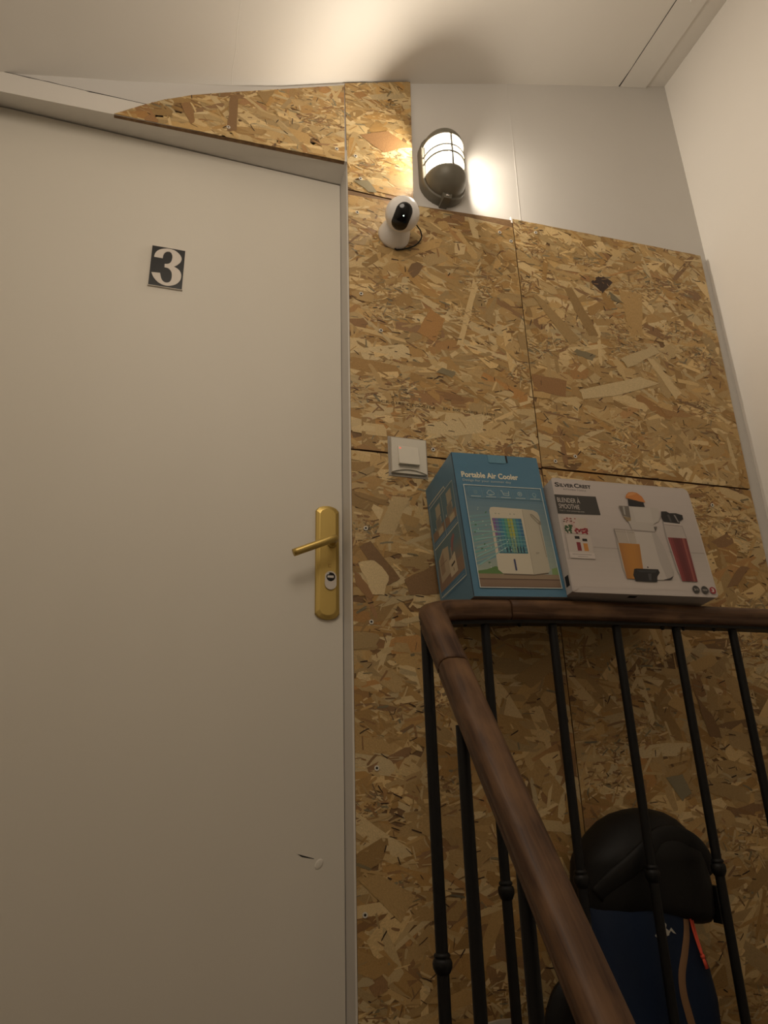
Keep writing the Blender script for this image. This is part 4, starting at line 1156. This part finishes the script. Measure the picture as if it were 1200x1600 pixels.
# ================================================================== BACKPACK ON THE LANDING
def backpack():
    cy = -0.089
    t = tag(empty('backpack', (0.99, cy, 0.0)), 'navy and black backpack standing on the landing behind the iron balusters', 'backpack')
    N = 36
    def ring(bm, z, cx, hw, dp, n=2.6, oy=0.0):
        r = []
        for i in range(N):
            a = 2 * PI * i / N; c, s = math.cos(a), math.sin(a)
            r.append(bm.verts.new((cx - 0.99 + hw * math.copysign(abs(c) ** (2 / n), c), oy + dp * math.copysign(abs(s) ** (2 / n), s), z)))
        return r
    def loft(secs, name, m, tilt=0.0):
        bm = bmesh.new(); rs = [ring(bm, *s) for s in secs]
        for r in rs[:3] if tilt else []:
            for v in r:
                f = max(0.0, -v.co.y / 0.08); v.co.z += tilt * min(1.0, f) * (1.0 - 0.75 * max(0, (v.co.x + 0.02) / 0.16))

        for a, b in zip(rs, rs[1:]):
            for i in range(N): bm.faces.new((a[i], a[(i + 1) % N], b[(i + 1) % N], b[i]))
        bm.faces.new(rs[0][::-1]); bm.faces.new(rs[-1])
        return obj(name, bm, m, t, True)
    BODY = [(0.002, 0.965, 0.140, 0.070), (0.02, 0.962, 0.158, 0.080), (0.08, 0.962, 0.163, 0.084), (0.14, 0.965, 0.163, 0.085), (0.19, 0.966, 0.155, 0.083), (0.23, 0.966, 0.143, 0.079), (0.265, 0.966, 0.135, 0.074), (0.31, 0.975, 0.134, 0.070), (0.34, 0.985, 0.12, 0.060)]
    loft(BODY, 'body', M_navy)
    loft([(0.262, 1.000, 0.130, 0.064), (0.266, 1.002, 0.146, 0.074), (0.280, 1.004, 0.155, 0.079), (0.335, 1.004, 0.158, 0.082, 2.6, -0.001), (0.368, 1.004, 0.153, 0.084, 2.6, -0.002), (0.392, 1.004, 0.149, 0.087, 2.6, -0.003), (0.405, 1.005, 0.144, 0.089, 2.6, -0.004),
          (0.425, 1.008, 0.131, 0.086, 2.4, -0.002), (0.447, 1.012, 0.113, 0.078, 2.3, 0.0), (0.468, 1.018, 0.090, 0.064, 2.2, 0.004), (0.483, 1.022, 0.062, 0.046, 2.1, 0.006), (0.491, 1.024, 0.030, 0.025, 2, 0.008), (0.4935, 1.024, 0.006, 0.006, 2, 0.008)], 'lid', M_lid, 0.048)
    # folded ridge running over the lid's front
    bm = bmesh.new()
    def lidpt(x, z, off=-0.0035):
        tab = [(0.30, 1.004, 0.157, 0.080, 0), (0.335, 1.004, 0.158, 0.082, -0.001), (0.368, 1.004, 0.153, 0.084, -0.002), (0.405, 1.005, 0.144, 0.089, -0.004), (0.425, 1.008, 0.131, 0.086, -0.002), (0.447, 1.012, 0.113, 0.078, 0), (0.468, 1.018, 0.09, 0.064, 0.004)]
        for A, B in zip(tab, tab[1:]):
            if A[0] <= z <= B[0]:
                k = (z - A[0]) / (B[0] - A[0]); _, cx, hw, dp, oy = (a + (b - a) * k for a, b in zip(A, B)); break
        u = min(0.995, abs(x - cx) / hw); return Vector((x - 0.99, oy - dp * (1 - u ** 2.5) ** (1 / 2.5) - off, z))
    path = catmull([lidpt(*p) for p in ((0.868, 0.335), (0.895, 0.362), (0.935, 0.392), (0.975, 0.418), (1.01, 0.438), (1.05, 0.440), (1.09, 0.425), (1.125, 0.398), (1.145, 0.362))], 5)
    sweep(bm, path, [(0.021 * math.cos(i * PI / 6), 0.0085 * math.sin(i * PI / 6)) for i in range(12)], (0, -1, 0))
    obj('lid_ridge', bm, M_lid, t, True)
    # body surface helper for things sewn on the front
    def bodypt(x, z, off=0.0):
        for A, B in zip(BODY, BODY[1:]):
            if A[0] <= z <= B[0]:
                k = (z - A[0]) / (B[0] - A[0]); _, cx, hw, dp = (a + (b - a) * k for a, b in zip(A, B)); break
        u = min(0.99, abs(x - cx) / hw); return Vector((x - 0.99, -dp * (1 - u ** 2.6) ** (1 / 2.6) - off, z))
    bm = bmesh.new()
    ctr = catmull([Vector((x, z, 0)) for x, z in ((1.056, 0.285), (1.050, 0.262), (1.030, 0.228), (1.012, 0.195), (1.008, 0.163), (1.013, 0.128), (1.020, 0.095), (1.024, 0.05))], 5)
    prev = None
    for i, c in enumerate(ctr):
        d = (ctr[min(i + 1, len(ctr) - 1)] - ctr[max(i - 1, 0)]).normalized(); nn = Vector((-d.y, d.x, 0)) * 0.0085
        row = [bm.verts.new(bodypt((c + nn * k).x, (c + nn * k).y, 0.0012 + 0.0022 * (1 - abs(k)))) for k in (-1, -0.4, 0.4, 1)]
        if prev:
            for a in range(3): bm.faces.new((prev[a], prev[a + 1], row[a + 1], row[a]))
        prev = row
    obj('piping', bm, M_tan, t, True)
    bm = bmesh.new()
    for dx in (0.0, 0.006):
        pts = [bodypt(1.066 + dx, 0.287, 0.004), bodypt(1.070 + dx * 1.4, 0.262, 0.005), bodypt(1.072 + dx, 0.236, 0.006), bodypt(1.074 + dx * 0.6, 0.222, 0.007)]
        tube(bm, catmull(pts, 4), 0.0021, 7)
    bmesh.ops.create_uvsphere(bm, u_segments=10, v_segments=8, radius=0.0048, matrix=Matrix.Translation(bodypt(1.0765, 0.219, 0.007)))
    for dx in (-0.002, 0.004):
        tube(bm, [bodypt(1.077 + dx * 0.5, 0.217, 0.007), bodypt(1.080 + dx, 0.198, 0.007)], 0.0022, 7)
    obj('zip_cord', bm, M_orange, t, True)
    tag(t.children[-1], 'coral zip cord')
    # printed logo: a jagged wave with a dot before it
    bm = bmesh.new()
    def lg(pts):
        vs_ = [bm.verts.new(bodypt(x, z, 0.0016)) for x, z in pts]; bm.faces.new(vs_)
    ox, oz, s = 0.990, 0.271, 0.0024
    def L(pts): lg([(ox + a * s, oz + b * s) for a, b in pts])
    L([(-9, -3), (-7.6, -4.2), (-6.6, -3), (-7.8, -1.8)])
    L([(-6, -1.5), (-4, 7.5), (-1.5, 8.5), (-2.2, -2.5), (-4, -3.5)])
    L([(-2.2, -2.5), (-1.5, 1.5), (3.2, 5.5), (4.4, 4.0), (1.8, -1.0), (-0.5, -3.2)])
    L([(1.8, -1.5), (3.0, 1.6), (6.0, -0.6), (5.0, -3.6), (2.6, -4.0)])
    L([(5.0, -3.0), (6.2, -0.2), (8.4, 1.6), (12.5, -3.4), (9.6, -2.4), (7.6, -0.6)])
    obj('logo', bm, M_logo, t)
    # side compression strap buckle at the right of the lid, hip belt at the left foot
    bm = bmesh.new(); box(bm, 0.158, 0.170, -0.055, -0.030, 0.268, 0.338); bevel(bm, 0.003, 2); obj('buckle', bm, M_lid, t)
    bm = bmesh.new()
    pts = [(-0.150, -0.03, 0.12), (-0.175, -0.05, 0.165), (-0.205, -0.055, 0.180), (-0.228, -0.05, 0.150), (-0.240, -0.045, 0.09), (-0.235, -0.04, 0.03)]
    sweep(bm, catmull([Vector(p) for p in pts], 5), [(-0.03, -0.006), (0.03, -0.006), (0.03, 0.006), (-0.03, 0.006)], (0, 1, 0))
    obj('hip_belt', bm, M_lid, t, True)


backpack()


def cardboard_sheet():
    t = tag(empty('cardboard_sheet', (0.686, -0.016, 0.0)), 'pale cardboard sheet standing against the boarding at the photo bottom edge', 'cardboard')
    bm = bmesh.new(); prism(bm, [(-0.046, 0.001), (0.043, 0.001), (0.043, 0.1165), (0.002, 0.1180), (-0.030, 0.1140)], -0.004, 0.004); bevel(bm, 0.0008, 1, 50)
    obj('sheet', bm, M_cardboard, t)


cardboard_sheet()
